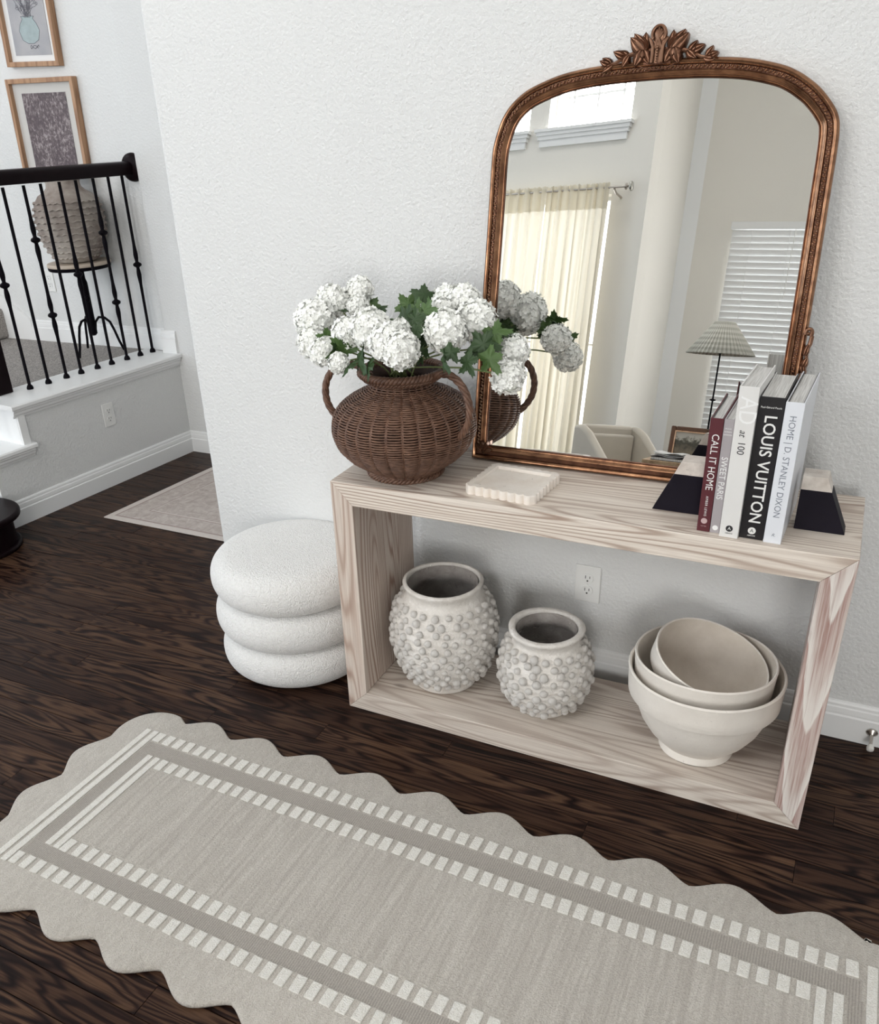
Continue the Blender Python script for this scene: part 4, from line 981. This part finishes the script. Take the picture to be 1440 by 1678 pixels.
def disc(name, parent, x, z, r, m):
    bm = BM(); lathe(bm, [(0, 0), (r, 0), (r, 0.00025), (0, 0.00025)], 28, Matrix.Translation((x, -0.0001, z)) @ Matrix.Rotation(PI / 2, 4, 'X')); return obj(name, bm, m, parent)
def book(label, x0, x1, y0, h, dep, cover, rz, inner=None, bt=0.0028):
    w_ = x1 - x0; t = thing('book', label, 'book', (x0, y0, H_), rz, 'coffee table books between the bookends')
    bm = BM(); box(bm, 0, bt, 0.0015, dep, 0, h); box(bm, w_ - bt, w_, 0.0015, dep, 0, h)
    n = 6; sp = [(w_ * i / n, -0.0012 * math.sin(PI * i / n) ** 0.5 * 0) for i in range(n + 1)]
    box(bm, 0, w_, 0, bt, 0, h); obj('cover', bm, cover, t, bevel=0.0008)
    bm = BM(); box(bm, bt, w_ - bt, bt + 0.0005, dep - 0.005, 0.004, h - 0.005); obj('page_block', bm, M['pages'], t)
    if inner:
        bm = BM(); box(bm, bt * .95, bt + 0.0012, bt, dep - 0.002, 0.001, h - 0.001); box(bm, w_ - bt - 0.0012, w_ - bt * .95, bt, dep - 0.002, 0.001, h - 0.001); obj('endpaper', bm, inner, t)
    return t, w_, h
c_bur = plain('burgundy_cloth', (0.085, 0.010, 0.016), 0.6, nscale=400, nstr=0.3); c_grey = plain('mauve_grey_cover', (0.36, 0.33, 0.34), 0.6); c_white = plain('white_cloth_cover', (0.72, 0.71, 0.69), 0.6, nscale=400, nstr=0.2)
c_blk = plain('black_cover', (0.006, 0.005, 0.007), 0.45); c_jack = plain('white_glossy_jacket', (0.74, 0.76, 0.80), 0.3); ink_w = plain('white_ink', (0.82, 0.82, 0.80), 0.5); ink_k = plain('black_ink', (0.012, 0.012, 0.014), 0.5)
ink_p = plain('pale_grey_ink', (0.83, 0.83, 0.82), 0.45); ink_pink = plain('dusty_pink_ink', (0.55, 0.40, 0.40), 0.5); ink_g = plain('grey_ink_print', (0.20, 0.22, 0.26), 0.5)
t, w_, h = book('burgundy book with CALL IT HOME on the spine, leftmost of the row', 0.962, 0.9895, -0.331, 0.266, 0.195, c_bur, R(-1), c_blk)
text('CALL IT HOME', 'spine_title', t, 0.0215, (w_ * .52, -0.0003, 0.166), ink_w, 0.92); text('AMBER LEWIS', 'author_name', t, 0.0075, (w_ * .5, -0.0003, 0.062), ink_w, 0.95, space=1.15)
disc('publisher_mark', t, w_ * .5, 0.026, 0.0068, ink_pink); text('POTTER', 'publisher_name', t, 0.0032, (w_ * .5, -0.0003, 0.013), ink_pink, down=False)
t, w_, h = book('narrow mauve grey book with SWEET PARIS on the spine', 0.9905, 1.0110, -0.331, 0.266, 0.195, c_grey, R(-1.5))
text('SWEET PARIS', 'spine_title', t, 0.0185, (w_ * .5, -0.0003, 0.132), ink_p, 0.92)
for k, s in enumerate(('FRANK', 'ADRIAN', 'BARRON')): text(s, 'author_name', t, 0.0042, (w_ * .5, -0.0003, 0.245 - k * 0.0067), ink_p, down=False)
disc('publisher_mark', t, w_ * .52, 0.013, 0.006, ink_p)
t, w_, h = book('tall white book with AD at 100 on the spine', 1.0125, 1.0520, -0.344, 0.343, 0.190, c_white, R(-3))
text('AD', 'pale_initials', t, 0.050, (w_ * .54, -0.0003, 0.292), ink_p, 0.85); text('at', 'spine_title', t, 0.021, (w_ * .48, -0.0003, 0.243), ink_k, 0.9, shear=0.3); text('100', 'spine_title', t, 0.021, (w_ * .48, -0.0003, 0.210), ink_k, 0.95)
d = disc('publisher_mark', t, w_ * .5, 0.022, 0.0075, ink_k); o = text('A', 'mark_letter', d, 0.0105, (w_ * .5, -0.0005, 0.022), ink_w, down=False); text('ABRAMS', 'publisher_name', t, 0.0042, (w_ * .5, -0.0003, 0.0105), ink_k, down=False)
t, w_, h = book('black book with LOUIS VUITTON in big white letters', 1.0535, 1.1030, -0.334, 0.322, 0.205, c_blk, R(-2), ink_w)
text('LOUIS VUITTON', 'spine_title', t, 0.034, (w_ * .52, -0.0003, 0.161), ink_w, 0.98, off=0.0004); text('Paul-Gérard Pasols', 'author_name', t, 0.0058, (w_ * .5, -0.0003, 0.300), ink_w, 0.92, down=False)
d = disc('publisher_mark', t, w_ * .5, 0.020, 0.0082, ink_w); text('A', 'mark_letter', d, 0.0115, (w_ * .5, -0.0005, 0.020), ink_k, down=False); text('ABRAMS', 'publisher_name', t, 0.0044, (w_ * .5, -0.0003, 0.008), ink_w, down=False)
t, w_, h = book('white jacketed book with HOME and D. STANLEY DIXON on the spine, rightmost', 1.1045, 1.1405, -0.341, 0.317, 0.250, c_jack, R(-2.5), c_blk)
text('HOME | D. STANLEY DIXON', 'spine_title', t, 0.0185, (w_ * .48, -0.0003, 0.175), ink_g, 0.98); text('R.', 'publisher_mark', t, 0.010, (w_ * .52, -0.0003, 0.020), ink_g, down=False, shear=0.3)

# ================================================================== POTS WITH KNOBS
kb = BM(); lathe(kb, [(0.9, -0.8), (0.86, 0.0), (1.0, 0.40), (1.0, 0.75), (0.82, 1.08), (0.5, 1.28), (0, 1.34)], 10)
kme = bpy.data.meshes.new('clay_knob'); bmesh.ops.recalc_face_normals(kb, faces=kb.faces); kb.to_mesh(kme); kb.free(); kme.materials.append(M['clay_knob']); kme.shade_smooth()
def pot(label, x, yy, prof, inner, rows, nk, kr, seed):
    t = thing('knobbed_pot', label, 'pot', (x, yy, T_)); q = random.Random(seed)
    rz = [r[0] for r in rows]
    def fn(p, a, z):
        k = 1 + 0.018 * noise.noise(Vector((math.cos(a) * 3 + seed, math.sin(a) * 3, z * 14))) * max(0, min(1, (rz[-1] + 0.01 - z) / 0.02))
        rg = sum(0.040 * math.exp(-((z - r0) / (kr * 0.62)) ** 2) for r0 in rz); k += rg
        return Vector((p.x * k, p.y * k, z + 0.002 * math.sin(a * 2 + seed) * (z > 0.02)))
    pc = crspline(prof, 6)
    bm = BM(); lathe(bm, [(p.x, p.y) for p in pc], 64, fn=fn, caps=False)
    b0 = bm.verts.new((0, 0, 0)); rim0 = [v for v in bm.verts if False]
    obj('pot_body', bm, M['clay'], t, smooth=179)
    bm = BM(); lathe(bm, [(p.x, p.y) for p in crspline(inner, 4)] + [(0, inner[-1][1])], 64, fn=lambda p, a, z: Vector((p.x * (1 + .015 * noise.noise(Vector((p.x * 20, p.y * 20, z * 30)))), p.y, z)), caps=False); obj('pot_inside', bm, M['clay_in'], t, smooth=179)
    bm = BM(); bmesh.ops.create_circle(bm, cap_ends=True, segments=32, radius=prof[0][0], matrix=Matrix.Translation((0, 0, 0.001))); obj('pot_base', bm, M['clay'], t)
    for ri, z in enumerate(rz):
        r = prof_r(prof, z); nn = int(nk * (0.8 + 0.2 * r / max(p[0] for p in prof)))
        for i in range(nn):
            a = 2 * PI * (i + 0.5 * (ri % 2)) / nn + q.uniform(-.05, .05); zz = z + q.uniform(-.0022, .0022); rr = prof_r(prof, zz) * 1.005
            sl = (prof_r(prof, zz + .01) - prof_r(prof, zz - .01)) / .02
            nrm = Vector((math.cos(a), math.sin(a), -sl * 0.7 - 0.1)).normalized()
            o = bpy.data.objects.new('clay_knob', kme); col.objects.link(o); o.parent = t
            o.location = (rr * math.cos(a), rr * math.sin(a), zz); o.rotation_euler = nrm.to_track_quat('Z', 'Y').to_euler(); s = kr * q.uniform(.85, 1.12); o.scale = (s, s * q.uniform(.88, 1.1), s * q.uniform(.85, 1.1))
pp1 = [(0.090, 0.0), (0.098, 0.004), (0.105, 0.022), (0.124, 0.055), (0.142, 0.100), (0.152, 0.150), (0.154, 0.195), (0.148, 0.240), (0.135, 0.275), (0.118, 0.300), (0.112, 0.312), (0.113, 0.326), (0.119, 0.338), (0.120, 0.346), (0.113, 0.350), (0.108, 0.345), (0.106, 0.315)]
pot('large whitewashed clay pot covered in knobs, left on the lower shelf', 0.252, -0.181, pp1, [(0.1045, 0.341), (0.102, 0.312), (0.108, 0.29), (0.125, 0.26), (0.138, 0.2), (0.13, 0.1), (0.09, 0.03)], [(z,) for z in (0.050, 0.071, 0.093, 0.116, 0.140, 0.165, 0.190, 0.216, 0.241, 0.265, 0.287)], 25, 0.0112, 1)
pp2 = [(0.072, 0.0), (0.078, 0.003), (0.086, 0.018), (0.106, 0.050), (0.121, 0.085), (0.127, 0.120), (0.126, 0.155), (0.118, 0.188), (0.106, 0.212), (0.096, 0.226), (0.094, 0.236), (0.100, 0.250), (0.107, 0.260), (0.107, 0.268), (0.098, 0.271), (0.089, 0.266), (0.086, 0.245)]
pot('smaller whitewashed clay pot covered in knobs, centre of the lower shelf', 0.577, -0.191, pp2, [(0.0855, 0.262), (0.082, 0.242), (0.086, 0.225), (0.10, 0.2), (0.112, 0.14), (0.10, 0.06), (0.07, 0.025)], [(z,) for z in (0.036, 0.058, 0.081, 0.105, 0.129, 0.153, 0.176, 0.197, 0.215)], 21, 0.0115, 2)

# ================================================================== BOWLS
def bowl(label, loc, prof, inner, tilt=(0, 0, 0), foot=None):
    t = thing('mixing_bowl', label, 'bowl', loc, 0, 'nested clay bowls on the lower shelf'); t.rotation_euler = tilt
    f = lambda p, a, z: Vector((p.x * (1 + 0.006 * math.sin(2 * a + 1)), p.y * (1 + 0.006 * math.sin(2 * a + 1)), z + 0.0012 * math.sin(3 * a)))
    bm = BM(); lathe(bm, prof, 80, fn=f, caps=False); bmesh.ops.create_circle(bm, cap_ends=True, segments=40, radius=prof[0][0]); obj('bowl_body', bm, M['bowl'], t, smooth=35)
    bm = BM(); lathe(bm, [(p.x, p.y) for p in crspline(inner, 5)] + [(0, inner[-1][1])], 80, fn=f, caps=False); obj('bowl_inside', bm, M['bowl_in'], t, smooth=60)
def scaled(P, s, sz=None): return [(r * s, z * (sz or s)) for r, z in P]
bo = [(0.094, 0), (0.096, 0.003), (0.095, 0.012), (0.091, 0.022), (0.104, 0.036), (0.130, 0.066), (0.152, 0.103), (0.166, 0.142), (0.1735, 0.176), (0.1745, 0.1785), (0.1880, 0.1775), (0.1900, 0.181), (0.1915, 0.21), (0.193, 0.245), (0.1945, 0.252), (0.1915, 0.257), (0.187, 0.254)]
bi = [(0.187, 0.254), (0.183, 0.232), (0.178, 0.200), (0.166, 0.150), (0.142, 0.095), (0.100, 0.050), (0.06, 0.036)]
bowl('largest clay bowl, outermost of the nest on the lower shelf', (1.014, -0.208, T_), bo, bi)
bowl('middle clay bowl leaning inside the largest bowl', (1.005, -0.200, T_ + 0.049), scaled(bo, 0.910, 0.90), scaled(bi, 0.910, 0.90), (R(-2), R(0.5), 0))
bowl('smallest clay bowl, tipped on its side inside the nest', (0.972, -0.184, T_ + 0.112), scaled(bo, 0.755, 0.72), scaled(bi, 0.755, 0.72), (R(7), R(17), 0))

# ================================================================== ROOM SEEN IN THE MIRROR
# windows of the front wall
def wtrans(): return frame_mat(A0, AX, AN, Vector((0, 0, 1)))      # local x = s, y = into the room
WM = wtrans()
def window(nm, s0, s1, z0, z1, vs_, hs_):
    bm = BM(); f = 0.028
    for (a, b, c, d) in ((s0, s0 + f, z0, z1), (s1 - f, s1, z0, z1), (s0 + f, s1 - f, z0, z0 + f), (s0 + f, s1 - f, z1 - f, z1)): box(bm, a, b, -0.15, -0.11, c, d, WM)
    o = struct(nm, bm, M['trim'])
    for s in vs_:
        bm = BM(); box(bm, s - 0.009, s + 0.009, -0.14, -0.12, z0, z1, WM); obj('muntin', bm, M['trim'], o)
    for z in hs_:
        bm = BM(); box(bm, s0, s1, -0.14, -0.12, z - 0.009, z + 0.009, WM); obj('muntin', bm, M['trim'], o)
    bm = BM(); box(bm, s0, s1, -0.132, -0.128, z0, z1, WM); obj('pane', bm, M['glass'], o)
window('window_1', 0.222, 0.95, 2.99, 4.45, (0.363, 0.582, 0.80), (3.25, 3.65, 4.05)); window('window_2', 1.128, 1.95, 2.99, 4.45, (1.54,), (3.25, 3.65, 4.05))
window('window_3', 0.30, 1.75, 0.28, 2.46, (1.02,), (1.3,)); window('window_4', 2.45, 4.2, 0.6, 4.3, (3.0, 3.6), (1.8, 3.0))
for s0, s1, nm in ((0.205, 1.03, 'trim_window_sill'), (1.115, 2.05, 'trim_window_sill_far')):
    bm = BM(); box(bm, s0 - 0.015, s1 + 0.015, 0.0, 0.052, 2.962, 2.985, WM)
    for k, (d, z0, z1, ins) in enumerate(((0.042, 2.935, 2.962, 0.0), (0.032, 2.905, 2.935, 0.012), (0.022, 2.852, 2.905, 0.025))): box(bm, s0 + ins, s1 - ins, 0.0, d, z0, z1, WM)
    struct(nm, bm, M['trim'])
bm = BM(); extrude(bm, BBP, A0, A0 + AX * 5, AN); struct('baseboard_front', bm, M['trim'])
# curtains
def sheer():
    m, nt, b = new_mat('ivory_linen_sheer'); out = nt.nodes['Material Output']
    d = nt.nodes.new('ShaderNodeBsdfDiffuse'); d.inputs[0].default_value = (0.80, 0.77, 0.69, 1); tr = nt.nodes.new('ShaderNodeBsdfTranslucent'); tr.inputs[0].default_value = (0.86, 0.82, 0.72, 1)
    mx = nt.nodes.new('ShaderNodeMixShader'); mx.inputs[0].default_value = 0.55; L(nt, d.outputs[0], mx.inputs[1]); L(nt, tr.outputs[0], mx.inputs[2]); L(nt, mx.outputs[0], out.inputs[0]); return m
M['sheer'] = sheer(); M['sheer_header'] = M['sheer']
ROD = 2.476
def curtain(label, s0, s1, seed, folds, amp=0.045):
    c = PA((s0 + s1) / 2, 0.02, 0.14); t = thing('curtain', label, 'curtain', c, group='sheer curtains on the rod'); q = random.Random(seed); n = folds * 12
    Mi = Matrix.Translation(-c); grid = []; bm = BM(); ph = [q.uniform(-.6, .6) for _ in range(folds + 1)]; am = [q.uniform(.55, 1.2) for _ in range(folds + 1)]
    def pt(i, v):
        u = i / n; k = int(u * folds); s = s0 + (s1 - s0) * u; f = math.sin(2 * PI * folds * u + ph[min(k, folds)] * 0.6) * am[min(k, folds)]
        a_ = amp * (0.35 + 0.65 * v); return Mi @ PA(s + 0.012 * math.sin(5 * u * folds + 3 * v), (ROD + 0.035 * (1 - 0) - (ROD + 0.015) * v) + (0.006 * math.sin(i * 1.7) if v == 0 else 0), 0.14 + a_ * f)
    vv = [0, 0.03, 0.06, 0.15, 0.3, 0.45, 0.6, 0.8, 1.0]
    for v in vv: grid.append([bm.verts.new(pt(i, v)) for i in range(n + 1)])
    for a, b in zip(grid, grid[1:]):
        for i in range(n): bm.faces.new((a[i], a[i + 1], b[i + 1], b[i]))
    obj('fabric_panel', bm, M['sheer'], t, smooth=179, fix=False)
    bm = BM(); g2 = []
    for v in (0.0, 0.03, 0.075): g2.append([bm.verts.new(pt(i, v) + Vector(AN) * 0.003) for i in range(n + 1)])
    for a, b in zip(g2, g2[1:]):
        for i in range(n): bm.faces.new((a[i], a[i + 1], b[i + 1], b[i]))
    obj('gathered_header', bm, M['sheer_header'], t, smooth=179, fix=False)
curtain('ivory sheer curtain nearest the bare end of the rod, in the mirror', 0.255, 0.80, 1, 9)
curtain('ivory sheer curtain on the left, behind the flowers in the mirror', 0.81, 1.85, 2, 13)
t = thing('curtain_rod', 'slim metal curtain rod with glass ball end above the sheer curtains', 'curtain rod', PA(0.086, ROD, 0.14)); RI = Matrix.Translation(-PA(0.086, ROD, 0.14))
bm = BM(); tube(bm, [RI @ PA(0.10, ROD, 0.14), RI @ PA(1.9, ROD, 0.14)], 0.008, 10); obj('rod', bm, M['steel'], t, smooth=60)
M['finial'] = plain('smoky_glass_finial', (0.45, 0.44, 0.40), 0.12, metal=0.5)
bm = BM(); lathe(bm, [(0, -0.012), (0.03, -0.012), (0.036, -0.006), (0.036, 0.006), (0.03, 0.012), (0, 0.012)], 24, Matrix.Translation(RI @ PA(0.076, ROD, 0.14)) @ Matrix.Rotation(PI / 2, 4, 'Y')); obj('finial', bm, M['finial'], t, smooth=179)
bm = BM(); lathe(bm, [(0, -.006), (0.024, -.006), (0.024, .006), (0, .006)], 20, Matrix.Translation(RI @ PA(0.118, ROD, 0.14)) @ Matrix.Rotation(PI / 2, 4, 'Y')); obj('collar', bm, M['steel'], t, smooth=40)
bm = BM(); tube(bm, [RI @ PA(0.215, ROD - 0.012, 0.14), RI @ PA(0.215, ROD - 0.035, 0.10), RI @ PA(0.215, ROD - 0.05, 0.0)], 0.009, 8); obj('bracket', bm, M['steel'], t, smooth=60)
# blinds
t = thing('window_blind', 'white slatted blind covering the window beside the lamp', 'blind', (0.50, -6.66, 0)); 
bm = BM(); box(bm, -0.46, 0.46, -0.035, 0.035, 2.456, 2.518); obj('headrail', bm, M['trim'], t, bevel=0.004)
sl0 = None
for k in range(35):
    if sl0 is None:
        bm = BM(); box(bm, -0.445, 0.445, -0.029, 0.029, -0.0015, 0.0015); sl0 = o = obj('slat', bm, M['trim'], t)
    else: o = link_copy(sl0, t)
    o.location = (0, 0, 2.42 - k * 0.0553); o.rotation_euler = (R(72), 0, 0)
for x in (-0.275, 0.05, 0.36):
    bm = BM(); tube(bm, [(x, 0.027, 2.45), (x, 0.027, 0.5)], 0.0022, 5); obj('ladder_cord', bm, M['trim'], t)
bm = BM(); tube(bm, [(0.09, 0.045, 2.45), (0.083, 0.05, 1.86)], 0.004, 6); obj('tilt_wand', bm, M['plastic'], t)
bm = BM(); 
for (a, b, c, d) in ((0.086, 0.12, 0.5, 2.44), (0.89, 0.926, 0.5, 2.44), (0.12, 0.89, 0.5, 0.54), (0.12, 0.89, 2.40, 2.44), (0.12, 0.89, 1.45, 1.49)): box(bm, a, b, -6.85, -6.80, c, d)
o6 = bm; bm = BM()
for (a, b, c, d) in ((1.75, 1.79, 0.5, 2.6), (3.01, 3.05, 0.5, 2.6), (1.79, 3.01, 0.5, 0.54), (1.79, 3.01, 2.56, 2.6), (1.79, 3.01, 1.53, 1.57), (2.385, 2.415, 0.54, 2.56)): box(bm, a, b, -6.80, -6.76, c, d)
struct('added_window_6', bm, M['trim']); bm = BM()  # unseen frame added around the opening of the front fill light
for (a, b, c, d) in ((-3.0, -2.96, 0.3, 2.6), (-1.44, -1.4, 0.3, 2.6), (-2.96, -1.44, 0.3, 0.34), (-2.96, -1.44, 2.56, 2.6), (-2.22, -2.18, 0.34, 2.56)): box(bm, -5.245, -5.21, a, b, c, d)
struct('window_7', bm, M['trim']); bm = o6
o = struct('window_5', bm, M['trim']); bm = BM(); box(bm, 0.12, 0.89, -6.828, -6.824, 0.5, 2.44); obj('pane', bm, M['glass'], o)
bm = BM(); extrude(bm, BBP, (-0.27, -6.7, 0), (3.2, -6.7, 0), (0, 1, 0)); struct('baseboard_blinds', bm, M['trim'])

# side cabinet of burl wood with papers, picture and lamp
M['burl'] = stone('burl_wood', (0.20, 0.11, 0.05), (0.58, 0.42, 0.25), 0, 0.4, 22, 0.0005); M['shade'] = None
t = thing('side_cabinet', 'burl wood side cabinet under the lamp, seen in the mirror', 'cabinet', (0.56, -3.02, 0))
bm = BM(); box(bm, -0.30, 0.32, -0.26, 0.18, 0.06, 0.56); obj('body', bm, M['burl'], t, bevel=0.004)
bm = BM(); box(bm, -0.305, 0.325, -0.265, 0.185, 0.56, 0.592); obj('cabinet_top', bm, M['burl'], t, bevel=0.004)
for x in (-0.27, 0.29):
    for yy in (-0.23, 0.15): bm = BM(); box(bm, x - .02, x + .02, yy - .02, yy + .02, 0, 0.062); obj('leg', bm, M['burl'], t)
for x in (-0.14, 0.16):
    bm = BM(); box(bm, x - 0.145, x + 0.145, 0.18, 0.192, 0.09, 0.54); d = obj('door', bm, M['burl'], t, bevel=0.003)
    bm = BM(); sphere(bm, (x + (0.12 if x < 0 else -0.12), 0.20, 0.34), 0.011, 10, 8); obj('knob', bm, M['steel'], d, smooth=179)
t = thing('stacked_book', 'dark book lying under the papers on the burl cabinet', 'book', (0.395, -2.935, 0.592), R(6))
bm = BM(); box(bm, -0.095, 0.10, -0.07, 0.07, 0, 0.003); box(bm, -0.095, 0.10, -0.07, 0.07, 0.017, 0.020); box(bm, 0.097, 0.10, -0.07, 0.07, 0.003, 0.017); obj('cover', bm, c_blk, t)
bm = BM(); box(bm, -0.092, 0.096, -0.067, 0.067, 0.003, 0.017); obj('page_block', bm, M['pages'], t)
for k in range(3):
    o = thing('magazine', ['pale magazine lying on the dark book, lowest of three', 'pale magazine in the middle of the small stack', 'folded newspaper on top of the small stack'][k], 'magazine', (0.385 + 0.006 * k, -2.93, 0.612 + 0.0085 * k), R((8, -6, 14)[k]), 'papers on the burl cabinet')
    bm = BM(); n = 8
    g_ = [[bm.verts.new((-0.085 + 0.17 * i / n, yy, zz + 0.004 * math.sin(i * .9 + k))) for i in range(n + 1)] for yy, zz in ((-0.06, 0.004), (0.06, 0.004), (0.06, 0.0075), (-0.06, 0.0075))]
    for a in range(4):
        for i in range(n): bm.faces.new((g_[a][i], g_[a][i + 1], g_[(a + 1) % 4][i + 1], g_[(a + 1) % 4][i]))
    bm.faces.new([g_[a][0] for a in range(4)]); bm.faces.new([g_[a][n] for a in range(4)][::-1])
    obj('paper_sheets', bm, M['pages'] if k < 2 else c_white, o)
t = thing('framed_painting', 'small wood framed landscape painting leaning on the burl cabinet', 'picture', (0.474, -3.02, 0.593)); t.rotation_euler = (R(8), 0, 0)
M['old_frame'] = plain('carved_walnut_frame', (0.11, 0.045, 0.018), 0.4, var=0.3, vscale=30)
bm = BM()
for a, b, c, d in ((-0.115, -0.087, 0, 0.195), (0.087, 0.115, 0, 0.195), (-0.087, 0.087, 0, 0.028), (-0.087, 0.087, 0.167, 0.195)): box(bm, a, b, -0.01, 0.012, c, d)
obj('frame', bm, M['old_frame'], t, bevel=0.006)
bm = BM()
for a, b, c, d in ((-0.090, -0.084, 0.025, 0.170), (0.084, 0.090, 0.025, 0.170), (-0.084, 0.084, 0.025, 0.031), (-0.084, 0.084, 0.164, 0.170)): box(bm, a, b, -0.01, 0.014, c, d)
obj('frame_fillet', bm, M['bronze_hi'], t)
def landscape():
    m, nt, b = new_mat('small_landscape_oil'); tc = nt.nodes.new('ShaderNodeTexCoord'); sep = nt.nodes.new('ShaderNodeSeparateXYZ'); L(nt, tc.outputs['Object'], sep.inputs[0])
    n = noise_t(nt, coords(nt, 'Object'), 30, 5, 0.7); h = mathn(nt, 'ADD', mathn(nt, 'MULTIPLY', sep.outputs[2], 7.0), mathn(nt, 'MULTIPLY', n, 0.9))
    L(nt, ramp(nt, h, [(0.60, (0.13, 0.10, 0.07)), (0.95, (0.10, 0.085, 0.05)), (1.0, (0.55, 0.50, 0.42))][:3]), b.inputs['Base Color'])
    h2 = mathn(nt, 'MULTIPLY', h, 0.62); L(nt, ramp(nt, h2, [(0.50, (0.20, 0.16, 0.11)), (0.70, (0.055, 0.05, 0.035)), (0.78, (0.12, 0.11, 0.08)), (0.86, (0.52, 0.49, 0.43))]), b.inputs['Base Color']); return m
bm = BM(); box(bm, -0.088, 0.088, -0.006, 0.003, 0.026, 0.169); obj('canvas', bm, landscape(), t)
# lamp
t = thing('table_lamp', 'black stick table lamp with pleated plaid shade, seen in the mirror', 'lamp', (0.541, -3.19, 0.592))
bm = BM(); lathe(bm, [(0, 0), (0.055, 0), (0.055, 0.006), (0.02, 0.014), (0.006, 0.02), (0.005, 0.35), (0.018, 0.355), (0.018, 0.360), (0.005, 0.364), (0.005, 0.62), (0.014, 0.622), (0.014, 0.66), (0, 0.66)], 16); obj('stem', bm, M['black_iron'], t, smooth=40)
def plaid():
    m, nt, b = new_mat('pleated_plaid_shade'); tc = nt.nodes.new('ShaderNodeTexCoord'); sep = nt.nodes.new('ShaderNodeSeparateXYZ'); L(nt, tc.outputs['Object'], sep.inputs[0])
    z = mathn(nt, 'FRACT', mathn(nt, 'MULTIPLY', sep.outputs[2], 34)); ang = mathn(nt, 'FRACT', mathn(nt, 'MULTIPLY', mathn(nt, 'ARCTAN2', sep.outputs[1], sep.outputs[0]), 48 / (2 * PI)))
    f = mathn(nt, 'ADD', mathn(nt, 'GREATER_THAN', z, 0.5), mathn(nt, 'GREATER_THAN', ang, 0.5))
    L(nt, ramp(nt, mathn(nt, 'MULTIPLY', f, 0.5), [(0, (0.60, 0.58, 0.52)), (0.5, (0.46, 0.45, 0.39)), (1, (0.34, 0.33, 0.285))]), b.inputs['Base Color']); b.inputs['Roughness'].default_value = 0.9; return m
M['shade'] = plaid()
bm = BM(); lathe(bm, [(0.186, 0.615), (0.187, 0.618), (0.056, 0.797), (0.054, 0.797), (0.182, 0.615)], 144, fn=lambda p, a, z: Vector((p.x, p.y, 0)) * (1 + 0.022 * math.cos(a * 48)) + Vector((0, 0, z)), caps=False); obj('lamp_shade', bm, M['shade'], t, smooth=60)

# armchair
M['chair'] = plain('beige_velvet_upholstery', (0.50, 0.455, 0.385), 0.85, var=0.06, vscale=10); M['chair'].node_tree.nodes['Principled BSDF'].inputs['Sheen Weight'].default_value = 0.3
t = thing('armchair', 'beige upholstered armchair with sloping wing sides, seen in the mirror', 'armchair', (-0.28, -4.107, 0), R(-50))
def rounded(bm, P, y0, y1): # polygon in xz extruded along y
    a = [bm.verts.new((x, y0, z)) for x, z in P]; b = [bm.verts.new((x, y1, z)) for x, z in P]; n = len(P); bm.faces.new(a); bm.faces.new(b[::-1])
    for i in range(n): bm.faces.new((a[i], b[i], b[(i + 1) % n], a[(i + 1) % n]))
SH = Matrix(((0, 1, 0, 0), (1, 0, 0, 0), (0, 0, 1, 0), (0, 0, 0, 1)))
def sidep(x0, x1, name):
    P = [(0.00, 0.10), (0.62, 0.10), (0.62, 0.38), (0.50, 0.40), (0.17, 0.665), (0.08, 0.705), (0.0, 0.695)]
    bm = BM(); rounded(bm, P, x0, x1)
    for v in bm.verts: x, yy, z = v.co; v.co = (yy, x, z)
    o = obj(name, bm, M['chair'], t, bevel=0.028, segs=4, smooth=50); return o
sidep(-0.27, -0.205, 'side_wing'); sidep(0.205, 0.27, 'side_wing')
bm = BM(); box(bm, -0.21, 0.21, 0.0, 0.07, 0.12, 0.705); obj('backrest', bm, M['chair'], t, bevel=0.026, segs=4, smooth=50)
bm = BM(); box(bm, -0.20, 0.20, 0.06, 0.11, 0.30, 0.645); obj('back_cushion', bm, M['chair'], t, bevel=0.02, segs=4, smooth=50)
bm = BM(); box(bm, -0.205, 0.205, 0.10, 0.62, 0.28, 0.42); obj('seat_cushion', bm, M['chair'], t, bevel=0.03, segs=4, smooth=50)
bm = BM(); box(bm, -0.21, 0.21, 0.06, 0.60, 0.12, 0.28); obj('seat_base', bm, M['chair'], t, bevel=0.01)
for x in (-0.22, 0.22):
    for yy in (0.05, 0.56): bm = BM(); lathe(bm, [(0.012, 0), (0.02, 0.12)], 10, Matrix.Translation((x, yy, 0))); obj('leg', bm, M['old_frame'], t, smooth=40)
